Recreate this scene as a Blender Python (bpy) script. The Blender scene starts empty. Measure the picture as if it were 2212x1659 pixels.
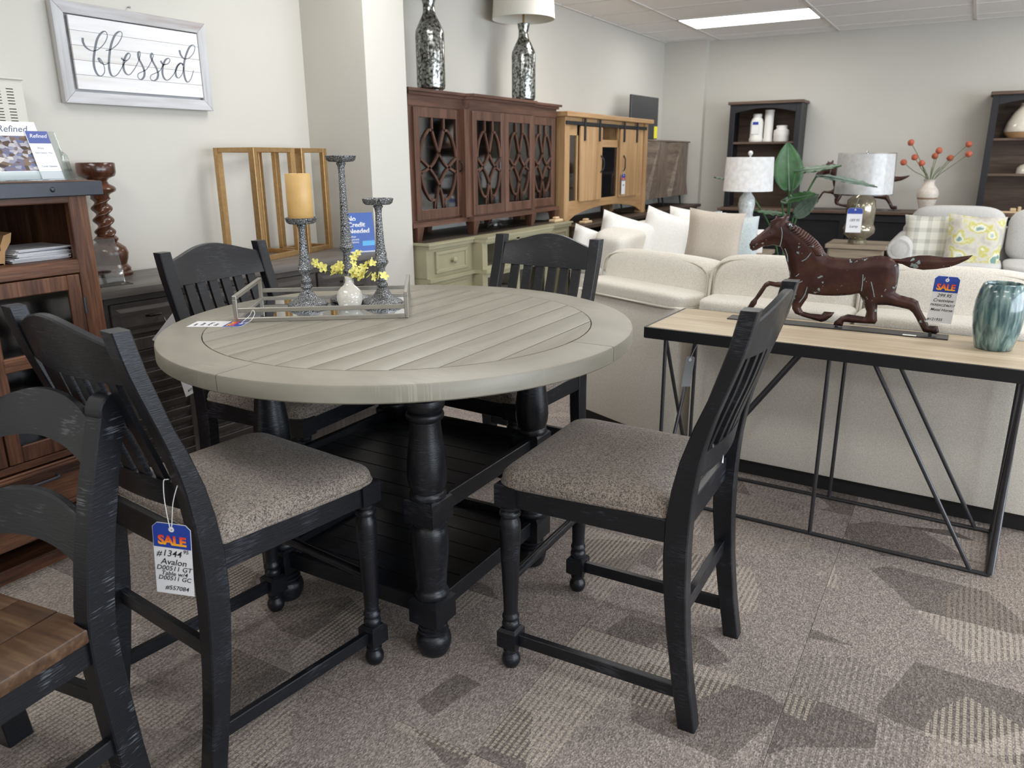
import bpy, bmesh, math, random
from mathutils import Vector, Matrix, noise
from mathutils.geometry import delaunay_2d_cdt

S = bpy.context.scene
COL = S.collection
PI = math.pi

# ------------------------------------------------------------------ camera
CAM_H = 1.383
F_PX, YAW, PITCH, ROLL = 1659.5, 0.52983, 0.28641, -0.00608
fwd = Vector((-math.sin(YAW) * math.cos(PITCH), math.cos(YAW) * math.cos(PITCH), -math.sin(PITCH)))
r0 = Vector((math.cos(YAW), math.sin(YAW), 0)); u0 = r0.cross(fwd)
rgt = r0 * math.cos(ROLL) + u0 * math.sin(ROLL)
upv = u0 * math.cos(ROLL) - r0 * math.sin(ROLL)
cam = bpy.data.cameras.new('camera'); camo = bpy.data.objects.new('camera', cam); COL.objects.link(camo)
m = Matrix((rgt, upv, -fwd)).transposed().to_4x4(); m.translation = Vector((0, 0, CAM_H))
camo.matrix_world = m
cam.sensor_width = 36; cam.lens = F_PX / 2212 * 36; cam.clip_start = 0.05; cam.clip_end = 100
cam.dof.use_dof = True; cam.dof.focus_distance = 2.3; cam.dof.aperture_fstop = 5.0
S.camera = camo

# ------------------------------------------------------------------ world, lights, exposure
S.view_settings.view_transform = 'Standard'; S.view_settings.look = 'None'
S.view_settings.gamma = 1; S.view_settings.use_curve_mapping = False
S.view_settings.exposure = 0.0
W = bpy.data.worlds.new('daylight'); S.world = W; W.use_nodes = True
W.node_tree.nodes['Background'].inputs[0].default_value = (0.80, 0.90, 1.0, 1)
W.node_tree.nodes['Background'].inputs[1].default_value = 1.0
CEIL = 2.62; XW = -3.25; YB = 9.12; XR = 6.2; YF = -4.6
LAMP_W = 21.0
LAMP_E = 10.0          # emission of the ceiling light lenses
def area(name, loc, rot, sx, sy, power, col):
    l = bpy.data.lights.new(name, 'AREA'); l.shape = 'RECTANGLE'; l.size = sx; l.size_y = sy
    l.energy = power; l.color = col
    o = bpy.data.objects.new(name, l); COL.objects.link(o); o.location = loc; o.rotation_euler = rot
    return o
# daylight coming in through the shop windows of the right-hand wall
for lx_ in (-2.04, 1.01, 4.06):          # the shop's other ceiling fixtures, overhead and behind the photographer
    for ly_ in (7.91, 5.47, 3.03, 0.59, -1.85):
        if lx_ == -2.04 and ly_ == 7.91: continue     # that fixture is in view and is built as a lamp below
        area('ceiling_fixture_offscreen', (lx_, ly_, CEIL - 0.012), (0, 0, 0), 1.17, 0.56, LAMP_W, (1.0, 0.985, 0.965))
area('window_right_offscreen', (XR - 0.005, 2.3, 1.35), (0, math.radians(90), 0), 2.1, 9.0, 460, (0.80, 0.89, 1.0))

# ------------------------------------------------------------------ pixel helpers (photo pixel -> point on a known plane)
def ray(px, py): return fwd + rgt * ((px - 1106) / F_PX) - upv * ((py - 829.5) / F_PX)
def onX(px, py, X):
    d = ray(px, py); return Vector((0, 0, CAM_H)) + d * (X / d.x)
def onY(px, py, Y):
    d = ray(px, py); return Vector((0, 0, CAM_H)) + d * (Y / d.y)
def onZ(px, py, Z):
    d = ray(px, py); return Vector((0, 0, CAM_H)) + d * ((Z - CAM_H) / d.z)

# ------------------------------------------------------------------ materials
MATS = {}
def nt(name):
    mt = bpy.data.materials.new(name); mt.use_nodes = True
    t = mt.node_tree; b = t.nodes['Principled BSDF']
    return mt, t, b
def srgb(c):
    return tuple(((x / 255) / 12.92 if x <= 10 else ((x / 255 + 0.055) / 1.055) ** 2.4) for x in c[:3]) + (1,)
def N(t, typ, **kw):
    n = t.nodes.new(typ)
    for k, v in kw.items():
        if k.startswith('i_'):
            key = k[2:]
            n.inputs[int(key) if key.isdigit() else key.replace('_', ' ')].default_value = v
        else: setattr(n, k, v)
    return n
def L(t, a, b): t.links.new(a, b)
def ramp(t, fac, stops):
    r = t.nodes.new('ShaderNodeValToRGB'); e = r.color_ramp.elements
    while len(e) < len(stops): e.new(0.5)
    for el, (p, c) in zip(e, stops): el.position = p; el.color = c
    L(t, fac, r.inputs[0]); return r.outputs[0]
def coords(t, scale=(1, 1, 1), rot=(0, 0, 0), which='Object'):
    tc = t.nodes.new('ShaderNodeTexCoord'); mp = t.nodes.new('ShaderNodeMapping')
    mp.inputs['Scale'].default_value = scale; mp.inputs['Rotation'].default_value = rot
    L(t, tc.outputs[which], mp.inputs[0]); return mp.outputs[0]
def bump(t, b, h, strength=0.3, dist=0.01):
    n = N(t, 'ShaderNodeBump'); n.inputs['Strength'].default_value = strength; n.inputs['Distance'].default_value = dist
    L(t, h, n.inputs['Height']); L(t, n.outputs[0], b.inputs['Normal'])
def plain(name, c, rough=0.5, metal=0.0, spec=None, var=0.0, vscale=8, bumpy=0.0, bscale=60, coat=0):
    if name in MATS: return MATS[name]
    mt, t, b = nt(name); col = srgb(c)
    b.inputs['Roughness'].default_value = rough; b.inputs['Metallic'].default_value = metal
    if spec is not None: b.inputs['Specular IOR Level'].default_value = spec
    if coat: b.inputs['Coat Weight'].default_value = coat; b.inputs['Coat Roughness'].default_value = 0.08
    b.inputs['Base Color'].default_value = col
    v = coords(t)
    if var:
        n = N(t, 'ShaderNodeTexNoise', i_Scale=vscale, i_Detail=4.0); L(t, v, n.inputs[0])
        lo = tuple(x * (1 - var) for x in col[:3]) + (1,); hi = tuple(min(1, x * (1 + var)) for x in col[:3]) + (1,)
        L(t, ramp(t, n.outputs[0], [(0.3, lo), (0.7, hi)]), b.inputs['Base Color'])
    if bumpy:
        n = N(t, 'ShaderNodeTexNoise', i_Scale=bscale, i_Detail=3.0); L(t, v, n.inputs[0])
        bump(t, b, n.outputs[0], bumpy, 0.004)
    MATS[name] = mt; return mt
def wood(name, dark, mid, light, along='Y', scale=1.0, rough=0.45, bmp=0.15, rings=False, spec=0.4, perobj=True):
    """stretched-noise wood grain running along a local axis"""
    if name in MATS: return MATS[name]
    mt, t, b = nt(name)
    s = {'X': (1.2, 16, 16), 'Y': (16, 1.2, 16), 'Z': (16, 16, 1.2)}[along]
    v = coords(t, tuple(x * scale for x in s))
    if perobj:
        oi = N(t, 'ShaderNodeObjectInfo'); ad = N(t, 'ShaderNodeVectorMath', operation='ADD')
        ml = N(t, 'ShaderNodeMath', operation='MULTIPLY'); ml.inputs[1].default_value = 37.0
        L(t, oi.outputs['Random'], ml.inputs[0]); L(t, v, ad.inputs[0]); L(t, ml.outputs[0], ad.inputs[1]); v = ad.outputs[0]
    n1 = N(t, 'ShaderNodeTexNoise', i_Scale=1.0, i_Detail=5.0, i_Distortion=0.6); L(t, v, n1.inputs[0])
    n2 = N(t, 'ShaderNodeTexNoise', i_Scale=5.0, i_Detail=2.0); L(t, v, n2.inputs[0])
    mx = N(t, 'ShaderNodeMix', data_type='FLOAT'); mx.inputs[0].default_value = 0.35
    L(t, n1.outputs[0], mx.inputs[2]); L(t, n2.outputs[0], mx.inputs[3])
    L(t, ramp(t, mx.outputs[0], [(0.32, srgb(dark)), (0.5, srgb(mid)), (0.68, srgb(light))]), b.inputs['Base Color'])
    b.inputs['Roughness'].default_value = rough; b.inputs['Specular IOR Level'].default_value = spec
    bump(t, b, n2.outputs[0], bmp, 0.002)
    MATS[name] = mt; return mt
def black_paint(name, base=(18, 20, 25), worn=(48, 51, 58), along='Z', rough=0.34, amount=0.74, sc=1.0, bmp=0.35):
    """black painted wood with fine saw marks rubbed to grey"""
    if name in MATS: return MATS[name]
    mt, t, b = nt(name)
    s = {'X': (24, 420, 420), 'Y': (420, 24, 420), 'Z': (260, 260, 8), 'XY': (45, 45, 650)}[along]
    v = coords(t, tuple(x * sc for x in s))
    n = N(t, 'ShaderNodeTexNoise', i_Scale=1.0, i_Detail=2.0); L(t, v, n.inputs[0])
    v2 = coords(t, (9, 9, 9)); n2 = N(t, 'ShaderNodeTexNoise', i_Scale=1.0, i_Detail=3.0); L(t, v2, n2.inputs[0])
    mu = N(t, 'ShaderNodeMath', operation='MULTIPLY'); L(t, n.outputs[0], mu.inputs[0]); L(t, n2.outputs[0], mu.inputs[1])
    ad = N(t, 'ShaderNodeMath', operation='MULTIPLY'); ad.inputs[1].default_value = 2.0; L(t, mu.outputs[0], ad.inputs[0])
    L(t, ramp(t, ad.outputs[0], [(amount - 0.12, srgb(base)), (amount + 0.05, srgb(worn))]), b.inputs['Base Color'])
    b.inputs['Roughness'].default_value = rough; b.inputs['Specular IOR Level'].default_value = 0.45
    bump(t, b, n.outputs[0], bmp, 0.0012)
    MATS[name] = mt; return mt
def fabric(name, c1, c2, scale=500, rough=0.95, bmp=0.5, big=0.0):
    if name in MATS: return MATS[name]
    mt, t, b = nt(name); v = coords(t, (1, 1, 1))
    w = N(t, 'ShaderNodeTexVoronoi', i_Scale=scale); L(t, v, w.inputs[0])
    n = N(t, 'ShaderNodeTexNoise', i_Scale=scale * 0.45, i_Detail=2.0); L(t, v, n.inputs[0])
    mx = N(t, 'ShaderNodeMix', data_type='FLOAT'); mx.inputs[0].default_value = 0.5
    L(t, w.outputs['Distance'], mx.inputs[2]); L(t, n.outputs[0], mx.inputs[3])
    L(t, ramp(t, mx.outputs[0], [(0.3, srgb(c1)), (0.62, srgb(c2))]), b.inputs['Base Color'])
    b.inputs['Roughness'].default_value = rough; b.inputs['Specular IOR Level'].default_value = 0.25
    b.inputs['Sheen Weight'].default_value = 0.15
    bump(t, b, mx.outputs[0], bmp, 0.002)
    MATS[name] = mt; return mt
def glass(name, tint=(255, 255, 255), alpha=0.25, rough=0.03, k=0.7):
    if name in MATS: return MATS[name]
    mt, t, b = nt(name)
    tr = N(t, 'ShaderNodeBsdfTransparent'); tr.inputs[0].default_value = srgb(tint)
    gl = N(t, 'ShaderNodeBsdfGlossy'); gl.inputs['Roughness'].default_value = rough
    fr = N(t, 'ShaderNodeLayerWeight', i_Blend=0.25)
    ad = N(t, 'ShaderNodeMath', operation='MULTIPLY_ADD'); ad.inputs[1].default_value = k; ad.inputs[2].default_value = alpha * 0.3
    L(t, fr.outputs['Fresnel'], ad.inputs[0])
    mx = N(t, 'ShaderNodeMixShader'); L(t, ad.outputs[0], mx.inputs[0]); L(t, tr.outputs[0], mx.inputs[1]); L(t, gl.outputs[0], mx.inputs[2])
    L(t, mx.outputs[0], t.nodes['Material Output'].inputs[0])
    MATS[name] = mt; return mt

# ------------------------------------------------------------------ mesh builder
class MB:
    def __init__(s): s.bm = bmesh.new()
    def face(s, pts):
        return s.bm.faces.new([s.bm.verts.new(p) for p in pts])
    def box(s, x0, x1, y0, y1, z0, z1, bev=0.0, seg=1):
        vs = [s.bm.verts.new(p) for p in ((x0, y0, z0), (x1, y0, z0), (x1, y1, z0), (x0, y1, z0), (x0, y0, z1), (x1, y0, z1), (x1, y1, z1), (x0, y1, z1))]
        fs = [s.bm.faces.new([vs[i] for i in q]) for q in ((3, 2, 1, 0), (4, 5, 6, 7), (0, 1, 5, 4), (1, 2, 6, 5), (2, 3, 7, 6), (3, 0, 4, 7))]
        if bev:
            es = {e for f in fs for e in f.edges}
            bmesh.ops.bevel(s.bm, geom=list(es), offset=bev, segments=seg, affect='EDGES', profile=0.5)
        return s
    def bar(s, a, b, w, h, up=(0, 0, 1), bev=0.0):
        a = Vector(a); b = Vector(b); d = (b - a).normalized(); up = Vector(up)
        x = d.cross(up)
        if x.length < 1e-4: x = d.cross(Vector((1, 0, 0)))
        x.normalize(); u = x.cross(d).normalized()
        vs = []
        for P in (a, b):
            for sx, sz in ((-1, -1), (1, -1), (1, 1), (-1, 1)): vs.append(s.bm.verts.new(P + x * (sx * w / 2) + u * (sz * h / 2)))
        fs = [s.bm.faces.new([vs[i] for i in q]) for q in ((0, 1, 2, 3), (7, 6, 5, 4), (4, 5, 1, 0), (5, 6, 2, 1), (6, 7, 3, 2), (7, 4, 0, 3))]
        if bev: bmesh.ops.bevel(s.bm, geom=list({e for f in fs for e in f.edges}), offset=bev, segments=1, affect='EDGES', profile=0.5)
        return s
    def lathe(s, prof, c=(0, 0, 0), seg=24, axis='Z', cap=True, sx=1.0, sy=1.0, twist=None):
        rings = []
        for r, z in prof:
            ring = []
            for i in range(seg):
                a = 2 * PI * i / seg
                rr = r if twist is None else r * twist(a, z)
                p = (rr * math.cos(a) * sx, rr * math.sin(a) * sy, z)
                if axis == 'X': p = (p[2], p[0], p[1])
                elif axis == 'Y': p = (p[0], p[2], p[1])
                ring.append(s.bm.verts.new((p[0] + c[0], p[1] + c[1], p[2] + c[2])))
            rings.append(ring)
        return s.bridge(rings, cap, cap)
    def bridge(s, rings, cap0=True, cap1=True, closed=True):
        n = len(rings[0])
        for A, B in zip(rings, rings[1:]):
            for i in range(n if closed else n - 1):
                j = (i + 1) % n
                s.bm.faces.new((A[i], A[j], B[j], B[i]))
        if cap0: s.bm.faces.new(list(reversed(rings[0])))
        if cap1: s.bm.faces.new(rings[-1])
        return s
    def loft(s, rings, cap=True):
        return s.bridge([[s.bm.verts.new(p) for p in r] for r in rings], cap, cap)
    def tube(s, pts, r, seg=8, closed=False, flat=1.0):
        pts = [Vector(p) for p in pts]; n = len(pts); rings = []; up = None
        for i, P in enumerate(pts):
            if closed: d = pts[(i + 1) % n] - pts[i - 1]
            else: d = pts[min(i + 1, n - 1)] - pts[max(i - 1, 0)]
            d.normalize()
            if up is None:
                up = Vector((0, 0, 1)) if abs(d.z) < 0.9 else Vector((1, 0, 0))
            x = d.cross(up).normalized(); up = x.cross(d).normalized()
            rr = r[i] if isinstance(r, (list, tuple)) else r
            rings.append([s.bm.verts.new(P + x * (math.cos(2 * PI * k / seg) * rr) + up * (math.sin(2 * PI * k / seg) * rr * flat)) for k in range(seg)])
        if closed: rings.append(rings[0]); return s.bridge(rings, False, False)
        return s.bridge(rings)
    def prism(s, poly, t0, t1, plane='XZ', bev=0.0):
        def P(a, b, t): return {'XZ': (a, t, b), 'YZ': (t, a, b), 'XY': (a, b, t)}[plane]
        A = [s.bm.verts.new(P(a, b, t0)) for a, b in poly]; B = [s.bm.verts.new(P(a, b, t1)) for a, b in poly]
        n = len(poly); fs = [s.bm.faces.new(A), s.bm.faces.new(list(reversed(B)))]
        for i in range(n): fs.append(s.bm.faces.new((A[(i + 1) % n], A[i], B[i], B[(i + 1) % n])))
        if bev:
            es = [e for e in set(fs[0].edges) | set(fs[1].edges)]
            bmesh.ops.bevel(s.bm, geom=es, offset=bev, segments=2, affect='EDGES', profile=0.5)
        return s
    def inflate(s, poly, T, res, full, plane='XZ', t=0.0, power=0.5):
        """outline -> rounded solid: thickness grows from the rim inwards, up to T, reached 'full' from the rim"""
        pts = [Vector(p) for p in poly]; n = len(pts)
        dense = []
        for i in range(n):
            a, b = pts[i], pts[(i + 1) % n]; k = max(1, int((b - a).length / res))
            dense += [a.lerp(b, q / k) for q in range(k)]
        nb = len(dense)
        def inside(p):
            c = False
            for i in range(n):
                a, b = pts[i], pts[i - 1]
                if (a.y > p.y) != (b.y > p.y) and p.x < (b.x - a.x) * (p.y - a.y) / (b.y - a.y) + a.x: c = not c
            return c
        def dist(p):
            best = 1e9
            for i in range(n):
                a, b = pts[i], pts[(i + 1) % n]; ab = b - a
                q = max(0, min(1, (p - a).dot(ab) / max(1e-12, ab.length_squared)))
                best = min(best, (p - a - ab * q).length)
            return best
        x0 = min(p.x for p in pts); x1 = max(p.x for p in pts); y0 = min(p.y for p in pts); y1 = max(p.y for p in pts)
        inner = []; j = 0; y = y0
        while y < y1:
            x = x0 + (res / 2 if j % 2 else 0)
            while x < x1:
                p = Vector((x, y))
                if inside(p) and dist(p) > res * 0.45: inner.append(p)
                x += res
            y += res * 0.87; j += 1
        V, E_, F, *_ = delaunay_2d_cdt(dense + inner, [(i, (i + 1) % nb) for i in range(nb)], [list(range(nb))], 1, 1e-6)
        def P(a, b, tt): return {'XZ': (a, tt, b), 'YZ': (tt, a, b), 'XY': (a, b, tt)}[plane]
        off = []
        for v in V:
            d = dist(v); d = 0 if d < 1e-5 else d
            off.append(T * min(1, d / full) ** power if d < full else T)
        A = []; B = []
        for v, o in zip(V, off):
            a = s.bm.verts.new(P(v.x, v.y, t + o)); A.append(a)
            B.append(a if o == 0 else s.bm.verts.new(P(v.x, v.y, t - o)))
        for f in F:
            try: s.bm.faces.new([A[i] for i in f])
            except ValueError: pass
            try: s.bm.faces.new([B[i] for i in reversed(f)])
            except ValueError: pass
        return s
    def rbox(s, c, half, e=5.0, n=7, puff=None, rot=None):
        """rounded, slightly stuffed box (superellipsoid)"""
        idx = {}; c = Vector(c); R = rot
        def vert(i, j, k):
            if (i, j, k) in idx: return idx[(i, j, k)]
            p = [2 * q / n - 1 for q in (i, j, k)]
            nn = sum(abs(q) ** e for q in p) ** (1 / e)
            q = Vector((p[0] / nn * half[0], p[1] / nn * half[1], p[2] / nn * half[2]))
            if puff: q = puff(q, p)
            if R: q = R @ q
            idx[(i, j, k)] = s.bm.verts.new(c + q); return idx[(i, j, k)]
        for a in range(n):
            for b in range(n):
                for k, fl in ((0, 1), (n, 0)):
                    for ax in range(3):
                        q = [(a, b), (a + 1, b), (a + 1, b + 1), (a, b + 1)]
                        ps = []
                        for x, y in q:
                            t3 = [0, 0, 0]; t3[ax] = k; t3[(ax + 1) % 3] = x; t3[(ax + 2) % 3] = y; ps.append(vert(*t3))
                        if fl: ps.reverse()
                        s.bm.faces.new(ps)
        return s
    def pillow(s, c, w, h, t, rot, n=10):
        """knife-edge cushion in local XZ, thickness along Y"""
        c = Vector(c); rows = {}
        for side in (1, -1):
            for i in range(n + 1):
                for j in range(n + 1):
                    x = 2 * i / n - 1; z = 2 * j / n - 1
                    edge = i in (0, n) or j in (0, n)
                    if edge and side == -1: rows[(-1, i, j)] = rows[(1, i, j)]; continue
                    d = ((1 - x ** 4) * (1 - z ** 4)) ** 0.55
                    pin = 1 - 0.07 * (1 - abs(x) ** 2) * abs(z) ** 3; pin2 = 1 - 0.07 * (1 - abs(z) ** 2) * abs(x) ** 3
                    rows[(side, i, j)] = s.bm.verts.new(c + rot @ Vector((x * w / 2 * pin2, side * t / 2 * d, z * h / 2 * pin)))
            for i in range(n):
                for j in range(n):
                    q = [rows[(side, i, j)], rows[(side, i + 1, j)], rows[(side, i + 1, j + 1)], rows[(side, i, j + 1)]]
                    if side == 1: q.reverse()
                    s.bm.faces.new(q)
        return s
    def build(s, name, mat, parent=None, smooth=35, sub=0):
        bmesh.ops.recalc_face_normals(s.bm, faces=s.bm.faces)
        me = bpy.data.meshes.new(name); s.bm.to_mesh(me); s.bm.free()
        me.materials.append(mat)
        if smooth:
            me.shade_smooth(); me.set_sharp_from_angle(angle=math.radians(smooth))
        o = bpy.data.objects.new(name, me); COL.objects.link(o)
        if parent is not None: o.parent = parent
        if sub:
            md = o.modifiers.new('sub', 'SUBSURF'); md.levels = sub; md.render_levels = sub
        return o
def tag(o, label, cat, group=None):
    o['label'] = label; o['category'] = cat
    if group: o['group'] = group
    return o
def thing(name, label, cat, loc=(0, 0, 0), rz=0.0, group=None):
    o = bpy.data.objects.new(name, None); COL.objects.link(o); o.empty_display_size = 0.1
    o.location = loc; o.rotation_euler = (0, 0, rz)
    return tag(o, label, cat, group)
def struct(o):
    o['kind'] = 'structure'; return o
def dup(root, loc, rz, label, group=None):
    kids = {}
    for ob in COL.objects: kids.setdefault(ob.parent, []).append(ob)
    def cp(o, par):
        c = o.copy(); COL.objects.link(c); c.parent = par
        for ch in kids.get(o, []): cp(ch, c)
        return c
    r = cp(root, None); r.location = loc; r.rotation_euler = (0, 0, rz); r['label'] = label
    if group: r['group'] = group
    return r
def rotm(rx=0, ry=0, rz=0):
    return (Matrix.Rotation(rz, 3, 'Z') @ Matrix.Rotation(ry, 3, 'Y') @ Matrix.Rotation(rx, 3, 'X'))
TEXTN = [0]
def text(name, body, mat, parent, loc, size, rot=(PI / 2, 0, 0), shear=0.0, offset=0.0, align='CENTER', spacing=1.0, extrude=0.0002, sx=1.0):
    cu = bpy.data.curves.new('t', 'FONT'); cu.body = body; cu.size = size; cu.shear = shear; cu.offset = offset
    cu.align_x = align; cu.align_y = 'CENTER'; cu.space_character = spacing; cu.extrude = extrude; cu.resolution_u = 3
    to = bpy.data.objects.new('t', cu); COL.objects.link(to)
    dg = bpy.context.evaluated_depsgraph_get(); dg.update()
    me = bpy.data.meshes.new_from_object(to.evaluated_get(dg)); me.name = name
    bpy.data.objects.remove(to); bpy.data.curves.remove(cu)
    me.materials.clear(); me.materials.append(mat)
    o = bpy.data.objects.new(name, me); COL.objects.link(o); o.parent = parent; o.location = loc; o.rotation_euler = rot
    o.scale = (sx, 1, 1)
    return o
def bez(pts, n=10):
    """Catmull-Rom through 2D/3D points"""
    pts = [Vector(p) for p in pts]; out = []
    for i in range(len(pts) - 1):
        p0 = pts[max(i - 1, 0)]; p1 = pts[i]; p2 = pts[i + 1]; p3 = pts[min(i + 2, len(pts) - 1)]
        for k in range(n):
            t = k / n
            out.append(0.5 * ((2 * p1) + (p2 - p0) * t + (2 * p0 - 5 * p1 + 4 * p2 - p3) * t * t + (3 * p1 - p0 - 3 * p2 + p3) * t ** 3))
    out.append(pts[-1]); return out

# ================================================================== THE SETTING
def carpet_mat():
    mt, t, b = nt('carpet')
    tc = N(t, 'ShaderNodeTexCoord'); oi = N(t, 'ShaderNodeObjectInfo')
    off = N(t, 'ShaderNodeVectorMath', operation='SCALE'); off.inputs['Scale'].default_value = 53.0
    cmb = N(t, 'ShaderNodeCombineXYZ'); L(t, oi.outputs['Random'], cmb.inputs[0]); L(t, oi.outputs['Random'], cmb.inputs[1])
    L(t, cmb.outputs[0], off.inputs[0])
    ad = N(t, 'ShaderNodeVectorMath', operation='ADD'); L(t, tc.outputs['Object'], ad.inputs[0]); L(t, off.outputs[0], ad.inputs[1])
    P = ad.outputs[0]
    # yarn weave
    mp = N(t, 'ShaderNodeMapping'); mp.inputs['Scale'].default_value = (300, 190, 1); L(t, P, mp.inputs[0])
    yv = N(t, 'ShaderNodeTexVoronoi', i_Scale=1.0); L(t, mp.outputs[0], yv.inputs[0])
    yarn = ramp(t, yv.outputs['Color'], [(0.1, srgb((108, 100, 95))), (0.5, srgb((138, 128, 122))), (0.9, srgb((172, 162, 155)))])
    # angular patches
    mp2 = N(t, 'ShaderNodeMapping'); mp2.inputs['Scale'].default_value = (2.6, 4.2, 1); mp2.inputs['Rotation'].default_value = (0, 0, 0.45); L(t, P, mp2.inputs[0])
    pv = N(t, 'ShaderNodeTexVoronoi', i_Scale=1.0); pv.inputs['Randomness'].default_value = 1.0; L(t, mp2.outputs[0], pv.inputs[0])
    sep = N(t, 'ShaderNodeSeparateColor'); L(t, pv.outputs['Color'], sep.inputs[0])
    mp3 = N(t, 'ShaderNodeMapping'); mp3.inputs['Scale'].default_value = (3.4, 2.4, 1); mp3.inputs['Rotation'].default_value = (0, 0, -0.7); L(t, P, mp3.inputs[0])
    pv2 = N(t, 'ShaderNodeTexVoronoi', i_Scale=1.0); L(t, mp3.outputs[0], pv2.inputs[0])
    sep2 = N(t, 'ShaderNodeSeparateColor'); L(t, pv2.outputs['Color'], sep2.inputs[0])
    wob = N(t, 'ShaderNodeTexNoise', i_Scale=9.0); L(t, P, wob.inputs[0])
    # ribs: stripes running along local Y, broken into short stitches
    sx = N(t, 'ShaderNodeSeparateXYZ'); L(t, P, sx.inputs[0])
    def saw(src, k, thr):
        a = N(t, 'ShaderNodeMath', operation='MULTIPLY'); a.inputs[1].default_value = k; L(t, src, a.inputs[0])
        f = N(t, 'ShaderNodeMath', operation='FRACT'); L(t, a.outputs[0], f.inputs[0])
        g = N(t, 'ShaderNodeMath', operation='GREATER_THAN'); g.inputs[1].default_value = thr; L(t, f.outputs[0], g.inputs[0])
        return g.outputs[0]
    rib = saw(sx.outputs[0], 62.0, 0.5)
    st = saw(sx.outputs[1], 95.0, 0.22)
    rs = N(t, 'ShaderNodeMath', operation='MULTIPLY'); L(t, rib, rs.inputs[0]); L(t, st, rs.inputs[1])
    def mask(src, lo, hi):
        m1 = N(t, 'ShaderNodeMath', operation='GREATER_THAN'); m1.inputs[1].default_value = lo; L(t, src, m1.inputs[0])
        m2 = N(t, 'ShaderNodeMath', operation='LESS_THAN'); m2.inputs[1].default_value = hi; L(t, src, m2.inputs[0])
        m3 = N(t, 'ShaderNodeMath', operation='MULTIPLY'); L(t, m1.outputs[0], m3.inputs[0]); L(t, m2.outputs[0], m3.inputs[1]); return m3.outputs[0]
    def mul(a, c, k=1.0):
        m1 = N(t, 'ShaderNodeMath', operation='MULTIPLY'); L(t, a, m1.inputs[0])
        if isinstance(c, float): m1.inputs[1].default_value = c
        else: L(t, c, m1.inputs[1])
        return m1.outputs[0]
    def mix(fac, a, col, blend='MIX'):
        mx = N(t, 'ShaderNodeMix', data_type='RGBA', blend_type=blend); L(t, fac, mx.inputs[0]); L(t, a, mx.inputs[6]); mx.inputs[7].default_value = srgb(col); return mx.outputs[2]
    c = yarn
    c = mix(mul(mask(sep.outputs[0], 0.80, 1.1), 0.55), c, (150, 150, 148), 'MULTIPLY')
    c = mix(mul(mask(sep.outputs[1], 0.86, 1.1), 0.5), c, (128, 130, 126), 'MULTIPLY')
    c = mix(mul(mul(mask(sep2.outputs[0], 0.80, 1.1), rs.outputs[0]), 0.5), c, (196, 186, 168))
    c = mix(mul(mul(mask(sep2.outputs[1], 0.80, 1.1), rs.outputs[0]), 0.45), c, (84, 80, 76))
    c = mix(mul(mul(mask(sep2.outputs[2], 0.84, 1.1), rs.outputs[0]), 0.3), c, (176, 160, 140))
    L(t, c, b.inputs['Base Color'])
    b.inputs['Roughness'].default_value = 1.0; b.inputs['Specular IOR Level'].default_value = 0.1
    bump(t, b, yv.outputs['Distance'], 0.35, 0.003)
    return mt
CARPET = carpet_mat()
WALL = plain('wall_paint', (199, 196, 187), 0.75, var=0.02, vscale=2, bumpy=0.05, bscale=120)
TRIMW = plain('trim_paint', (216, 211, 198), 0.6)
CEILM = plain('ceiling_tile_board', (246, 245, 243), 0.9, var=0.03, vscale=90, bumpy=0.12, bscale=220)
GRID = plain('ceiling_grid_metal', (222, 219, 214), 0.6)

fl = struct(MB().box(XW - 0.2, XR, YF, YB + 0.2, -0.12, -0.012).build('floor', CARPET, smooth=0))
tile_me = None; ts = 0.61
for i in range(-5, 4):
    for j in range(0, 14):
        x0 = -0.245 + i * ts; y0 = 0.05 + j * ts
        if x0 + ts < XW - 0.1 or y0 > YB - 0.2: continue
        x1 = max(x0, XW); w = x0 + ts - x1
        if tile_me is None:
            o = MB().box(-ts / 2 + 0.0006, ts / 2 - 0.0006, -ts / 2 + 0.0006, ts / 2 - 0.0006, -0.012, 0.0).build('carpet_tile', CARPET, fl, smooth=0); tile_me = o.data
        else:
            o = bpy.data.objects.new('carpet_tile', tile_me); COL.objects.link(o); o.parent = fl
        o.location = (x0 + ts / 2, y0 + ts / 2, 0)
struct(MB().box(2.195, XR, YF, YB, -0.012, -0.0004).build('floor', CARPET, smooth=0))
struct(MB().box(XW, 2.195, YF, 0.05, -0.012, -0.0004).build('floor', CARPET, smooth=0))
struct(MB().box(XW, 2.195, 8.59, YB, -0.012, -0.0004).build('floor', CARPET, smooth=0))

struct(MB().box(XW - 0.15, XW, YF, YB + 0.15, -0.1, 2.9).build('wall_left', WALL, smooth=0))
struct(MB().box(XW, XR, YB, YB + 0.15, -0.1, 2.9).build('wall_back', WALL, smooth=0))
struct(MB().box(XW, XR, YF - 0.15, YF, -0.1, 2.9).build('wall_front', WALL, smooth=0))
struct(MB().box(XW, -2.816, 3.323, 3.662, 0, CEIL).build('wall_pillar', WALL, smooth=0))
struct(MB().box(XW, -2.765, 9.02, YB, 0, CEIL).build('wall_column', WALL, smooth=0))
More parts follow.
